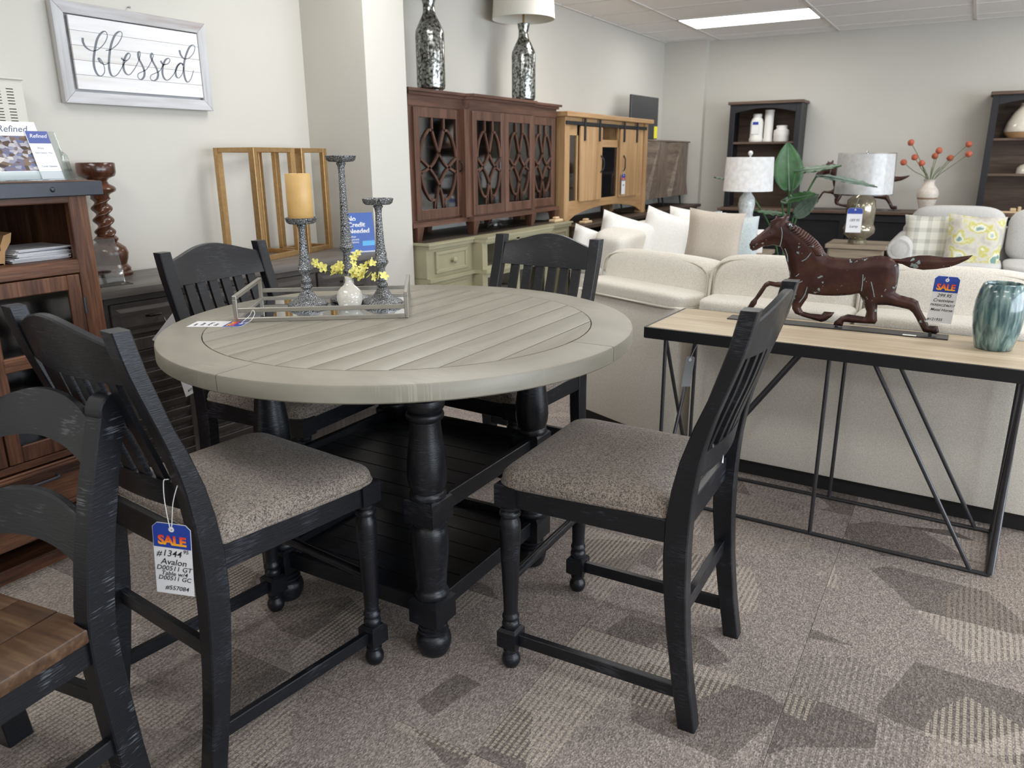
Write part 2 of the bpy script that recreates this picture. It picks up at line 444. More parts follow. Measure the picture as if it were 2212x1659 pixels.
# shop-window wall on the right, outside the frame
wr = MB()
wr.box(XR, XR + 0.15, YF, YB, -0.1, 0.3); wr.box(XR, XR + 0.15, YF, YB, 2.4, 2.9)
for y in (YF, -2.3, 0.0, 2.3, 4.6, 6.9, YB - 0.2): wr.box(XR, XR + 0.15, y, y + 0.2, 0.3, 2.4)
struct(wr.build('wall_right', WALL, smooth=0))
bb = MB().box(XW, XW + 0.015, YF, 3.323, 0, 0.10, 0.003).box(XW, XW + 0.015, 3.662, 9.02, 0, 0.10, 0.003)
struct(bb.build('baseboard_left', plain('baseboard', (70, 64, 58), 0.6), smooth=0))
struct(MB().box(-2.765, XR, YB - 0.015, YB, 0, 0.10, 0.003).build('baseboard_back', MATS['baseboard'], smooth=0))

cl = struct(MB().box(XW - 0.15, XR + 0.15, YF, YB + 0.15, CEIL + 0.02, CEIL + 0.12).build('ceiling', CEILM, smooth=0))
gx = [-2.65 + 1.22 * k for k in range(-1, 4)]; gy = [7.605 + 0.61 * k for k in range(-3, 4)]
def ceil_tile(x0, x1, y0, y1):
    MB().box(x0 + 0.010, x1 - 0.010, y0 + 0.010, y1 - 0.010, CEIL + 0.001, CEIL + 0.016, 0.003).build('ceiling_tile', CEILM, cl, smooth=0)
for i in range(len(gx)):
    x0 = max(gx[i], XW); x1 = gx[i] + 1.22
    for j in range(len(gy)):
        y0 = gy[j]; y1 = min(y0 + 0.61, YB)
        if abs(x0 + 2.65) < 0.01 and abs(y0 - 7.605) < 0.01: continue
        if y1 - y0 < 0.05: continue
        ceil_tile(x0, x1, y0, y1)
for x in gx[1:]: MB().box(x - 0.012, x + 0.012, gy[0], YB, CEIL - 0.006, CEIL + 0.02).build('grid_rail', GRID, cl, smooth=0)
for y in gy: MB().box(XW, gx[-1] + 1.22, y - 0.012, y + 0.012, CEIL - 0.005, CEIL + 0.02).build('grid_rail', GRID, cl, smooth=0)
MB().box(XW, 3.5, YB - 0.022, YB - 0.0005, CEIL - 0.006, CEIL + 0.02).build('grid_rail', GRID, cl, smooth=0)
MB().box(XW + 0.0005, XW + 0.022, gy[0], YB, CEIL - 0.006, CEIL + 0.02).build('grid_rail', GRID, cl, smooth=0)
# lay-in fluorescent fixtures: one in view, the others light the rest of the shop
mt, t, b = nt('light_lens'); b.inputs['Base Color'].default_value = (0.9, 0.9, 0.9, 1)
b.inputs['Emission Color'].default_value = (1.0, 0.98, 0.955, 1); b.inputs['Emission Strength'].default_value = LAMP_E
LENS = mt
lt = thing('ceiling_light', 'long white lay-in ceiling light panel above the far shop corner', 'ceiling light', (-2.04, 7.91, CEIL))
MB().box(-0.585, 0.585, -0.280, 0.280, -0.004, 0.012).build('lens', LENS, lt, smooth=0)
fm = MB()
fm.box(-0.606, 0.606, -0.302, -0.280, -0.008, 0.015); fm.box(-0.606, 0.606, 0.280, 0.302, -0.008, 0.015)
fm.box(-0.606, -0.585, -0.302, 0.302, -0.008, 0.015); fm.box(0.585, 0.606, -0.302, 0.302, -0.008, 0.015)
fm.build('frame', GRID, lt, smooth=0)

# ================================================================== ROUND TABLE
BLK = black_paint('black_wood_upright', along='XY')
BLKX = black_paint('black_wood_x', along='X')
BLKY = black_paint('black_wood_y', along='Y')
def table_wood(name, along):
    mt, t, b = nt(name)
    s = {'Y': (14, 1.5, 14), 'R': (3, 3, 14)}[along]
    oi = N(t, 'ShaderNodeObjectInfo')
    v = coords(t, s)
    ml = N(t, 'ShaderNodeMath', operation='MULTIPLY'); ml.inputs[1].default_value = 31.0; L(t, oi.outputs['Random'], ml.inputs[0])
    ad = N(t, 'ShaderNodeVectorMath', operation='ADD'); L(t, v, ad.inputs[0]); L(t, ml.outputs[0], ad.inputs[1])
    n1 = N(t, 'ShaderNodeTexNoise', i_Scale=1.0, i_Detail=5.0, i_Distortion=0.8); L(t, ad.outputs[0], n1.inputs[0])
    # cross saw marks
    v2 = coords(t, (6, 320, 6)); n2 = N(t, 'ShaderNodeTexNoise', i_Scale=1.0, i_Detail=1.0); L(t, v2, n2.inputs[0])
    v3 = coords(t, (5, 5, 5)); n3 = N(t, 'ShaderNodeTexNoise', i_Scale=1.0, i_Detail=3.0); L(t, v3, n3.inputs[0])
    base = ramp(t, n1.outputs[0], [(0.3, srgb((130, 126, 113))), (0.5, srgb((141, 137, 124))), (0.72, srgb((151, 147, 134)))])
    mk = ramp(t, n3.outputs[0], [(0.52, (0, 0, 0, 1)), (0.66, (1, 1, 1, 1))])
    mk2 = ramp(t, n2.outputs[0], [(0.52, (0, 0, 0, 1)), (0.62, (0.28, 0.28, 0.28, 1))])
    mm = N(t, 'ShaderNodeMath', operation='MULTIPLY'); L(t, mk, mm.inputs[0]); L(t, mk2, mm.inputs[1])
    mx = N(t, 'ShaderNodeMix', data_type='RGBA'); L(t, mm.outputs[0], mx.inputs[0]); L(t, base, mx.inputs[6]); mx.inputs[7].default_value = srgb((190, 184, 170))
    L(t, mx.outputs[2], b.inputs['Base Color'])
    b.inputs['Roughness'].default_value = 0.42; b.inputs['Specular IOR Level'].default_value = 0.5
    bump(t, b, n2.outputs[0], 0.10, 0.001)
    return mt
TWY = table_wood('grey_wash_wood_planks', 'Y'); TWR = table_wood('grey_wash_wood_rim', 'R')
TX, TY, TZ = -1.475, 1.85, 0.90
RI, RO, TT = 0.582, 0.706, 0.046
tb = thing('gathering_table', 'round grey-washed plank top table on black turned legs with two shelves', 'table', (TX, TY, 0))
pw = 0.0905; c0 = -0.060 + 0.0905 / 2
for k in range(-8, 8):
    xa = -(-0.0595 + pw * k); xb = xa - pw      # seams sit at signed offset from the centre
    xa, xb = min(xa, xb), max(xa, xb)
    xa2, xb2 = max(xa, -RI + 0.002), min(xb, RI - 0.002)
    if xb2 - xa2 < 0.004: continue
    poly = []; n = 10; g = 0.0015; R_ = RI - 0.0018
    xs = [xa2 + g + (xb2 - xa2 - 2 * g) * i / n for i in range(n + 1)]
    up = [(x, math.sqrt(max(0, R_ ** 2 - x * x))) for x in xs]
    poly = [(x, -y) for x, y in up] + [(x, y) for x, y in reversed(up)]
    cl_ = []
    for q in poly:
        if not cl_ or (Vector(q) - Vector(cl_[-1])).length > 1e-4: cl_.append(q)
    if (Vector(cl_[0]) - Vector(cl_[-1])).length < 1e-4: cl_.pop()
    MB().prism(cl_, TZ - TT + 0.004, TZ, 'XY', bev=0.0012).build('plank', TWY, tb)
MB().lathe([(0.0, TZ - TT), (RI + 0.03, TZ - TT), (RI + 0.03, TZ - 0.012), (0.0, TZ - 0.012)], seg=64, cap=False).build('subtop', TWR, tb)
for q in range(4):
    a0 = q * PI / 2 + 0.002; a1 = (q + 1) * PI / 2 - 0.002; n = 36
    rings = []
    prof = [(RI + 0.001, TZ - TT), (RO - 0.005, TZ - TT), (RO, TZ - TT + 0.004), (RO, TZ - 0.006), (RO - 0.002, TZ - 0.0015), (RO - 0.006, TZ), (RI + 0.0022, TZ), (RI + 0.001, TZ - 0.0012)]
    for i in range(n + 1):
        a = a0 + (a1 - a0) * i / n
        rings.append([(r * math.cos(a), r * math.sin(a), z) for r, z in prof])
    MB().loft(rings).build('rim_segment', TWR, tb)
# base: four turned legs, two slatted trays, apron blocks
LG = 0.295
leg_prof = [(0.034, 0.0), (0.040, 0.003), (0.046, 0.014), (0.051, 0.032), (0.052, 0.046), (0.049, 0.060), (0.043, 0.068), (0.040, 0.070), (0.044, 0.074), (0.044, 0.080), (0.039, 0.083), (0.042, 0.088), (0.042, 0.094), (0.037, 0.098), (0.037, 0.105)]
mid1 = [(0.040, 0.182), (0.046, 0.186), (0.050, 0.194), (0.050, 0.203), (0.046, 0.210), (0.043, 0.214), (0.043, 0.222), (0.046, 0.26), (0.051, 0.31), (0.054, 0.36), (0.054, 0.39), (0.050, 0.405), (0.044, 0.412), (0.044, 0.422)]
mid2 = [(0.044, 0.49), (0.050, 0.494), (0.052, 0.502), (0.050, 0.510), (0.046, 0.514), (0.053, 0.535), (0.056, 0.560), (0.054, 0.60), (0.047, 0.655), (0.042, 0.70), (0.042, 0.715), (0.050, 0.722), (0.052, 0.730), (0.050, 0.738), (0.045, 0.742), (0.053, 0.752), (0.055, 0.764), (0.053, 0.776), (0.046, 0.780), (0.046, 0.786), (0.053, 0.792), (0.053, 0.802), (0.046, 0.808), (0.046, 0.815)]
def sq_block(mb, x, y, h, z0, z1, ch=0.012):
    """square block whose top and bottom are chamfered towards the turning"""
    r = [(h - ch, z0), (h, z0 + ch), (h, z1 - ch), (h - ch, z1)]
    mb.loft([[(x + sx * q, y + sy * q, z) for sx, sy in ((-1, -1), (1, -1), (1, 1), (-1, 1))] for q, z in r])
for sx in (-1, 1):
    for sy in (-1, 1):
        x, y = sx * LG, sy * LG; lm = MB()
        for pr in (leg_prof, mid1, mid2): lm.lathe(pr, (x, y, 0), 28)
        sq_block(lm, x, y, 0.048, 0.100, 0.188, 0.010); sq_block(lm, x, y, 0.048, 0.418, 0.495, 0.006); sq_block(lm, x, y, 0.046, 0.812, 0.852, 0.002)
        lm.build('leg', BLK, tb, smooth=40)
for zz in (0.128, 0.430):
    sh = MB()
    a = LG - 0.046
    for s in (-1, 1):
        sh.box(-a, a, s * (LG + 0.012) - 0.011, s * (LG + 0.012) + 0.011, zz, zz + 0.052, 0.002)
        sh.box(s * (LG + 0.012) - 0.011, s * (LG + 0.012) + 0.011, -a, a, zz, zz + 0.052, 0.002)
    sh.box(-LG, LG, -LG, LG, zz + 0.002, zz + 0.014)
    so = sh.build('shelf', BLKX, tb)
    n = 7; w = 2 * LG / n
    for k in range(n):
        y0 = -LG + k * w
        cut = 0.05 if k in (0, n - 1) else 0.0
        MB().box(-LG + cut, LG - cut, y0 + 0.0012, y0 + w - 0.0012, zz + 0.014, zz + 0.028, 0.0012).build('plank', BLKX, so)
ap = MB()
for s in (-1, 1):
    ap.box(-LG, LG, s * LG - 0.012, s * LG + 0.012, 0.80, 0.852); ap.box(s * LG - 0.012, s * LG + 0.012, -LG, LG, 0.80, 0.852)
ap.build('apron', BLKX, tb)

# ================================================================== COUNTER CHAIRS
SEATF = fabric('tweed_taupe', (56, 51, 49), (150, 139, 128), 330, bmp=0.8)
def interp(tab, z):
    tab = sorted(tab)
    if z <= tab[0][0]: return tab[0][1]
    for (a, u), (b_, v) in zip(tab, tab[1:]):
        if z <= b_: return u + (v - u) * (z - a) / (b_ - a)
    return tab[-1][1]
FE = [(1.078, .324), (.987, .304), (.869, .268), (.80, .241), (.715, .214), (.64, .198), (.556, .188), (.47, .187), (.396, .191), (.265, .205), (.131, .226), (0, .249)]
BE = [(1.078, .362), (1.005, .347), (.933, .324), (.846, .294), (.782, .275), (.726, .262), (.638, .251), (.572, .247), (.496, .245), (.382, .248), (.266, .256), (.147, .269), (0, .293)]
UC = lambda z: (interp(FE, z) + interp(BE, z)) / 2
cleg = [(0.012, 0.0), (0.020, 0.003), (0.026, 0.014), (0.027, 0.025), (0.024, 0.036), (0.018, 0.044), (0.018, 0.047), (0.022, 0.050), (0.022, 0.054), (0.019, 0.057), (0.019, 0.066)]
cleg2 = [(0.020, 0.122), (0.024, 0.130), (0.025, 0.138), (0.023, 0.146), (0.019, 0.150), (0.019, 0.153), (0.024, 0.158), (0.024, 0.165), (0.020, 0.170), (0.020, 0.178), (0.021, 0.22), (0.025, 0.32), (0.029, 0.41), (0.029, 0.44), (0.026, 0.455), (0.022, 0.461), (0.022, 0.465), (0.028, 0.469), (0.029, 0.476), (0.026, 0.482), (0.023, 0.485), (0.028, 0.490), (0.028, 0.498), (0.024, 0.502), (0.024, 0.506)]
def post_mesh(xc, w, fe, be, zs, bev=0.003):
    mb = MB(); rings = []
    for z in zs:
        a, b_ = interp(fe, z), interp(be, z); h = w / 2; c = bev
        rings.append([(xc - h + c, a, z), (xc + h - c, a, z), (xc + h, a + c, z), (xc + h, b_ - c, z), (xc + h - c, b_, z), (xc - h + c, b_, z), (xc - h, b_ - c, z), (xc - h, a + c, z)])
    return mb.loft(rings)
def make_chair(label):
    ch = thing('counter_chair', label, 'chair', (0, 0, 0), 0, 'counter chairs around the round table')
    zs = [0, .03, .07, .131, .2, .265, .33, .396, .47, .52, .556, .6, .64, .68, .715, .76, .80, .83, .869, .91, .95, .987, 1.03, 1.066, 1.075]
    for s in (-1, 1):
        post_mesh(s * 0.224, 0.046, FE, BE, zs).build('back_post', BLK, ch)
        fm_ = MB(); x, y = s * 0.226, -0.242
        fm_.lathe(cleg, (x, y, 0), 20); fm_.lathe(cleg2, (x, y, 0), 20)
        sq_block(fm_, x, y, 0.029, 0.062, 0.126, 0.008); sq_block(fm_, x, y, 0.031, 0.50, 0.563, 0.002)
        fm_.build('front_leg', BLK, ch, smooth=40)
    # crest rail: arched top, bowed backwards
    n = 22; rings = []
    for i in range(n + 1):
        q = 2 * i / n - 1; x = q * 0.203; bow = 0.026 * (1 - q * q)
        s_ = 0.5 * (1 - q * q) + 0.5 * (0.5 + 0.5 * math.cos(PI * q))
        zt = 1.040 + 0.045 * s_ ; zb = 0.958 - 0.004 * (1 - q * q)
        r = []
        ct, cb = UC(min(zt, 1.078)) + bow, UC(zb) + bow; th = 0.013
        r = [(x, cb - th, zb), (x, cb + th, zb), (x, ct + th - 0.003, zt - 0.004), (x, ct + th - 0.006, zt), (x, ct - th + 0.006, zt), (x, ct - th + 0.003, zt - 0.004)]
        rings.append(r)
    MB().loft(rings).build('crest_rail', BLKX, ch, smooth=30)
    rings = []
    for i in range(13):
        q = 2 * i / 12 - 1; x = q * 0.203; bow = 0.022 * (1 - q * q); c1, c2 = UC(0.655) + bow, UC(0.722) + bow
        rings.append([(x, c1 - .011, .655), (x, c1 + .011, .655), (x, c2 + .011, .722), (x, c2 - .011, .722)])
    MB().loft(rings).build('lower_rail', BLKX, ch, smooth=30)
    for k in range(6):
        x = (k - 2.5) * 0.0585; bow = 0.024 * (1 - (x / 0.203) ** 2); mb = MB(); rings = []
        for i in range(9):
            z = 0.716 + (0.962 - 0.716) * i / 8; c = UC(z) + bow + 0.004 * math.sin(PI * i / 8)
            rings.append([(x - .019, c - .006, z), (x + .019, c - .006, z), (x + .019, c + .006, z), (x - .019, c + .006, z)])
        mb.loft(rings).build('slat', BLK, ch, smooth=30)
    # aprons
    MB().box(-0.198, 0.198, -0.262, -0.240, 0.502, 0.562, 0.002).build('front_apron', BLKX, ch)
    MB().box(-0.203, 0.203, 0.198, 0.220, 0.502, 0.572, 0.002).build('back_apron', BLKX, ch)
    for s in (-1, 1):
        MB().bar((s * 0.238, -0.22, 0.532), (s * 0.232, 0.20, 0.532), 0.022, 0.060, bev=0.002).build('side_apron', BLKY, ch)
        MB().bar((s * 0.226, -0.225, 0.094), (s * 0.224, 0.245, 0.094), 0.020, 0.036, bev=0.002).build('side_stretcher', BLKY, ch)
    MB().tube([(-0.21, -0.242, 0.275), (0.21, -0.242, 0.275)], 0.0135, 14).build('front_rung', BLKX, ch)
    MB().box(-0.203, 0.203, 0.212, 0.232, 0.272, 0.312, 0.002).build('back_stretcher', BLKX, ch)
    # upholstered seat: plan outline with rounded corners, domed
    def outline(k):
        pts = []
        base = [(-0.258, -0.268, 0.05), (0.258, -0.268, 0.05), (0.240, 0.195, 0.02), (-0.240, 0.195, 0.02)]
        for i, (x, y, r) in enumerate(base):
            cxx = x - math.copysign(r, x); cyy = y - math.copysign(r, y)
            a0 = [PI, 1.5 * PI, 0, 0.5 * PI][i]
            for j in range(7):
                a = a0 + PI / 2 * j / 6; pts.append((cxx + r * math.cos(a), cyy + r * math.sin(a)))
        out = []
        for i in range(len(pts)):
            a, b_ = Vector(pts[i]), Vector(pts[(i + 1) % len(pts)]); nn = max(1, int((b_ - a).length / 0.045))
            out += [a.lerp(b_, j / nn) for j in range(nn)]
        cen = Vector((0, -0.035))
        return [cen + (p - cen) * k for p in out]
    rings = []
    for k, z in ((0.975, 0.556), (0.995, 0.560), (1.0, 0.572), (0.997, 0.582), (0.982, 0.592), (0.95, 0.600), (0.88, 0.608), (0.75, 0.615), (0.55, 0.620), (0.3, 0.622), (0.05, 0.6225)):
        rings.append([(p.x, p.y + (0.0 if p.y < 0.1 else 0.0), z) for p in outline(k)])
    st = MB().loft(rings).build('seat', SEATF, ch, smooth=60)
    MB().tube([(p.x, p.y, 0.567) for p in outline(1.0)], 0.0042, 6, closed=True).build('piping', SEATF, st, smooth=60)
    return ch
chR = make_chair('black slat-back counter chair with its back towards the metal-leg console table')
chR.location = (-0.714, 1.841, 0); chR.rotation_euler = (0, 0, -1.552)
chL = dup(chR, (-1.548, 1.213, 0), 3.028, 'black slat-back counter chair with a sale tag hanging from its back')
chBL = dup(chR, (-2.072, 1.945, 0), 1.613, 'black slat-back counter chair between the round table and the louvred sideboard')
chBR = dup(chR, (-1.495, 2.468, 0), -0.065, 'black slat-back counter chair between the round table and the cream sectional sofa')

stk = MB().prism([(0, 0), (.012, .006), (.002, .022)], .2745, .2755, 'XZ').build('paper_sticker', plain('sticker_paper', (226, 226, 224), 0.7), chR, smooth=0); stk.location = (0.10, 0.004, 0.672)
# ------------------------------------------------------------------ ladder-back chair with a wooden seat
BRW = wood('brown_seat_wood', (46, 33, 24), (82, 60, 43), (116, 92, 68), 'X', 0.9, 0.35, 0.3)
BL5 = black_paint('dry_brushed_black', (20, 22, 27), (92, 95, 100), 'XY', 0.38, 0.80, 0.6, 0.5)
BL5X = black_paint('dry_brushed_black_rail', (24, 26, 30), (74, 76, 80), 'X', 0.4, 0.80, 0.7, 0.5)
c5 = thing('ladder_back_chair', 'black ladder-back chair with a brown plank seat and rounded post tops', 'chair', (-1.645, 0.530, 0), 0.12)
F5 = [(0.90, .292), (.75, .244), (.6, .206), (.5, .188), (.44, .182), (.36, .182), (.25, .190), (.12, .200), (0, .212)]
B5 = [(0.90, .356), (.75, .310), (.6, .273), (.5, .255), (.44, .248), (.36, .248), (.25, .255), (.12, .264), (0, .276)]
UC5 = lambda z: (interp(F5, z) + interp(B5, z)) / 2
for s in (-1, 1):
    mb = post_mesh(s * 0.207, 0.045, F5, B5, [0, .06, .12, .18, .25, .3, .36, .4, .44, .47, .5, .55, .6, .67, .75, .82, .885])
    # scrolled round top of the post
    mb.lathe([(0.0, -0.024), (0.031, -0.024), (0.035, -0.020), (0.035, 0.020), (0.031, 0.024), (0.0, 0.024)], (s * 0.207, 0.322, 0.892), 20, 'X', cap=False)
    mb.build('back_post', BL5, c5, smooth=30)
    fl_ = post_mesh(s * 0.200, 0.044, [(0, -.235), (.12, -.222), (.28, -.205), (.42, -.210)], [(0, -.190), (.12, -.172), (.28, -.152), (.42, -.150)], [0, .06, .12, .2, .28, .35, .42])
    fl_.build('front_leg', BL5, c5)
    MB().bar((s * 0.200, -0.19, 0.155), (s * 0.207, 0.26, 0.155), 0.022, 0.040, bev=0.002).build('side_stretcher', BL5X, c5)
    MB().bar((s * 0.205, -0.18, 0.402), (s * 0.205, 0.20, 0.402), 0.024, 0.060, bev=0.002).build('side_apron', BL5, c5)
for z0, z1, arch in ((0.765, 0.845, 0.062), (0.562, 0.652, 0.045)):
    rings = []; n = 20
    for i in range(n + 1):
        q = 2 * i / n - 1; x = q * 0.188; bow = 0.022 * (1 - q * q); s_ = 1 - q * q
        a, b_ = z0 + arch * s_ * 0.75, z1 + arch * s_; ca, cb = UC5(a) + bow, UC5(b_) + bow
        rings.append([(x, ca - .011, a), (x, ca + .011, a), (x, cb + .011, b_ - .005), (x, cb + .006, b_), (x, cb - .006, b_), (x, cb - .011, b_ - .005)])
    MB().loft(rings).build('ladder_rail', BL5X, c5, smooth=30)
MB().box(-0.18, 0.18, -0.195, -0.172, 0.372, 0.432, 0.002).build('front_apron', BL5X, c5)
MB().box(-0.185, 0.185, 0.198, 0.222, 0.372, 0.432, 0.002).build('back_apron', BL5X, c5)
MB().box(-0.19, 0.19, 0.236, 0.258, 0.205, 0.245, 0.002).build('back_stretcher', BL5X, c5)
for k in range(4):
    x0 = -0.232 + k * 0.116
    poly = [(x0 + .0008, -0.255), (x0 + .1152, -0.255), (x0 + .1152, 0.20), (x0 + .0008, 0.20)]
    if k == 0: poly = [(-0.215, -0.255), (-0.117, -0.255), (-0.117, 0.20), (-0.183, 0.20), (-0.183, 0.178), (-0.232, 0.178), (-0.232, -0.235)]
    if k == 3: poly = [(0.117, -0.255), (0.215, -0.255), (0.232, -0.235), (0.232, 0.178), (0.183, 0.178), (0.183, 0.20), (0.117, 0.20)]
    MB().prism(poly, 0.436, 0.468, 'XY', bev=0.004 if k in (0, 3) else 0.0015).build('seat_plank', BRW, c5)
text('stitched_lettering', 'INFORMATION', plain('white_print', (235, 235, 235), 0.6), c5, (0.2125, -0.14, 0.352), 0.016, (PI / 2, 0, PI / 2))

# ================================================================== SALE TAGS
TAGW = plain('tag_card', (222, 222, 224), 0.6); TAGB = plain('tag_blue', (34, 62, 150), 0.5)
INK = plain('pen_ink', (28, 28, 34), 0.7); STRING = plain('white_string', (226, 226, 222), 0.8)
def sale_mat():
    mt, t, b = nt('sale_orange'); v = coords(t)
    sp = N(t, 'ShaderNodeSeparateXYZ'); L(t, v, sp.inputs[0])
    mr = N(t, 'ShaderNodeMapRange'); mr.inputs['From Min'].default_value = -0.011; mr.inputs['From Max'].default_value = 0.011
    L(t, sp.outputs[1], mr.inputs[0])
    L(t, ramp(t, mr.outputs[0], [(0.0, srgb((248, 190, 40))), (0.45, srgb((246, 130, 30))), (1.0, srgb((226, 60, 40)))]), b.inputs['Base Color'])
    b.inputs['Roughness'].default_value = 0.5
    return mt
SALE = sale_mat()
def sale_tag(label, loc, rot, lines, w=0.082, h=0.162, string=None, group='paper sale tags', sale=True, blue=True, band=0.36, card=None):
    """tag hanging in local XZ, hole at the top at z=0, front faces local -Y"""
    t = thing('sale_tag', label, 'price tag', loc, 0, group); t.rotation_euler = rot
    c = w * 0.13; zt = 0.010
    out = [(-w / 2, -h), (w / 2, -h), (w / 2, zt - c), (w / 2 - c, zt), (-w / 2 + c, zt), (-w / 2, zt - c)]
    MB().prism(out, -0.0005, 0.0005, 'XZ').build('card', card or TAGW, t, smooth=0)
    if blue:
        zb = zt - h * band
        MB().prism([(-w / 2 + .001, zb), (w / 2 - .001, zb), (w / 2 - .001, zt - c), (w / 2 - c, zt - .001), (-w / 2 + c, zt - .001), (-w / 2 + .001, zt - c)], -0.0009, -0.0004, 'XZ').build('blue_band', TAGB, t, smooth=0)
        if sale: text('sale_lettering', 'SALE', SALE, t, (0, -0.0012, zb + 0.017), 0.030, offset=0.0011, spacing=0.94, sx=w / 0.082 * 1.0)
    MB().lathe([(0.0022, -0.001), (0.0065, -0.001), (0.0065, 0.001), (0.0022, 0.001)], (0, 0, -0.004), 14, 'Y', cap=False).build('eyelet', TAGW, t)
    for body, z, size, x, al in lines:
        text('handwriting', body, INK, t, (x, -0.0009, z), size, shear=0.25, offset=0.0001, align=al)
    if string: MB().tube(bez(string, 6), 0.0009, 5).build('string', STRING, t)
    return t

# ================================================================== TRAY WITH CANDLE HOLDERS
NICK = plain('brushed_champagne_metal', (178, 175, 167), 0.32, 0.85, var=0.05, vscale=40)
MIRR = plain('mirror_plate', (215, 220, 222), 0.03, 1.0)
TRZ = 0.90; ang = 0.6367
uu = Vector((math.cos(ang), math.sin(ang), 0)); vv = Vector((-math.sin(ang), math.cos(ang), 0))
NL = Vector((-1.912, 1.584, TRZ)); TRL, TRD = 0.521, 0.375
tc_ = NL + uu * (TRL / 2) + vv * (TRD / 2)
tr = thing('mirrored_tray', 'champagne metal tray with mirrored base and rail sides', 'tray', tc_, ang)
hx, hy = TRL / 2, TRD / 2; bw = 0.013
MB().box(-hx + .005, hx - .005, -hy + .005, hy - .005, 0.001, 0.008).build('mirror_base', MIRR, tr, smooth=0)
for s in (-1, 1):
    MB().box(-hx, hx, s * hy - bw / 2, s * hy + bw / 2, 0, 0.014, 0.0015).build('bottom_rail', NICK, tr)
    MB().box(s * hx - bw / 2, s * hx + bw / 2, -hy, hy, 0, 0.014, 0.0015).build('bottom_rail', NICK, tr)
    MB().box(-hx, hx, s * hy - .004, s * hy + .004, 0.030, 0.044, 0.0015).build('side_rail', NICK, tr)
    hd = MB().box(s * hx - .0065, s * hx + .0065, -hy - .0065, hy + .0065, 0.070, 0.083, 0.0015)
    for q in (-1, 1): hd.box(s * hx - .0065, s * hx + .0065, q * hy - .0065, q * hy + .0065, 0, 0.0705, 0.0015)
    hd.build('handle', NICK, tr)
def hammered():
    mt, t, b = nt('hammered_pewter'); v = coords(t)
    vo = N(t, 'ShaderNodeTexVoronoi', feature='DISTANCE_TO_EDGE', i_Scale=170.0); L(t, v, vo.inputs[0])
    L(t, ramp(t, vo.outputs[0], [(0.02, srgb((30, 31, 33))), (0.16, srgb((158, 160, 163)))]), b.inputs['Base Color'])
    b.inputs['Metallic'].default_value = 0.75; b.inputs['Roughness'].default_value = 0.38
    bump(t, b, vo.outputs[0], 0.7, 0.004); return mt
PEW = hammered()
def candle_holder(label, pos, H, zf, k):
    o = thing('candle_holder', label, 'candle holder', pos, 0, 'hammered pewter candle holders on the tray')
    z0 = zf * 0.42
    pr = [(0.060, 0.0), (0.066, 0.004), (0.066, 0.011), (0.060, 0.016), (0.044, 0.023), (0.031, 0.034), (0.022, 0.047), (0.0165, z0 * 0.95 if z0 * .95 > .05 else .052)]
    zb = max(z0, 0.058)
    pr += [(0.014, zb), (0.0185, zb + .005), (0.0195, zb + .010), (0.0165, zb + .016), (0.0125, zb + .019), (0.0165, zb + .025), (0.0175, zb + .030), (0.014, zb + .036), (0.012, zf - .020), (0.018, zf - .010), (0.0235, zf - .003), (0.0255, zf), (0.024, zf + .003), (0.019, zf + .018), (0.0145, zf + (H - zf) * .3), (0.0115, zf + (H - zf) * .6), (0.0105, H - .045), (0.0125, H - .032), (0.0165, H - .026), (0.015, H - .022), (0.010, H - .0205)]
    MB().lathe(pr, seg=32).build('stem', PEW, o, smooth=50)
    MB().lathe([(0.010, H - .021), (0.040, H - .019), (0.047, H - .014), (0.0515, H), (0.0495, H + .0005), (0.045, H - .009), (0.0, H - .009)], seg=36, cap=False).build('drip_plate', PEW, o, smooth=50)
    return o
def trp(u, v, z=0.008): return NL + uu * u + vv * v + Vector((0, 0, z))
pA, pB, pC, pV = trp(.188, .200), trp(.318, .290), trp(.438, .197), trp(.332, .157)
candle_holder('shortest pewter candle holder carrying the tan pillar candle', pA, 0.292, 0.125, 1)
candle_holder('tallest hammered pewter candle holder with an empty plate on the tray', pB, 0.485, 0.185, 1)
candle_holder('middle-height pewter candle holder with an empty plate beside the bud vase', pC, 0.350, 0.143, 1)
WAX = plain('tan_wax', (206, 168, 106), 0.42, var=0.10, vscale=14)
WAX.node_tree.nodes['Principled BSDF'].inputs['Subsurface Weight'].default_value = 0.25
WAX.node_tree.nodes['Principled BSDF'].inputs['Subsurface Radius'].default_value = (0.03, 0.015, 0.006)
cd = thing('pillar_candle', 'tan yellow pillar candle on the shortest pewter holder', 'candle', pA + Vector((0, 0, 0.283)))
MB().lathe([(0.0385, 0), (0.0405, 0.002), (0.041, 0.075), (0.0405, 0.145), (0.039, 0.148), (0.030, 0.147), (0.0, 0.146)], seg=36, cap=False).build('wax', WAX, cd, smooth=50)
MB().tube([(0, 0, .144), (0.001, 0, .15), (0.003, 0, .154)], 0.0011, 6).build('wick', plain('wick', (120, 96, 60), 0.9), cd)
CER = plain('cream_ceramic', (206, 202, 192), 0.12, spec=0.6, var=0.03, vscale=20, coat=0.4)
bv = thing('bud_vase', 'small round cream ceramic bud vase on the mirrored tray', 'vase', pV)
MB().lathe([(0.026, 0), (0.030, 0.002), (0.038, 0.012), (0.0425, 0.028), (0.0425, 0.042), (0.038, 0.056), (0.027, 0.068), (0.017, 0.076), (0.0125, 0.085), (0.0115, 0.094), (0.0135, 0.104), (0.0125, 0.105), (0.009, 0.095), (0.009, 0.088)], seg=36).build('body', CER, bv, smooth=60)
PET = plain('yellow_petal', (234, 224, 134), 0.6, var=0.12, vscale=60); STEM = plain('thin_stem', (92, 104, 44), 0.6)
PET.node_tree.nodes['Principled BSDF'].inputs['Subsurface Weight'].default_value = 0.1
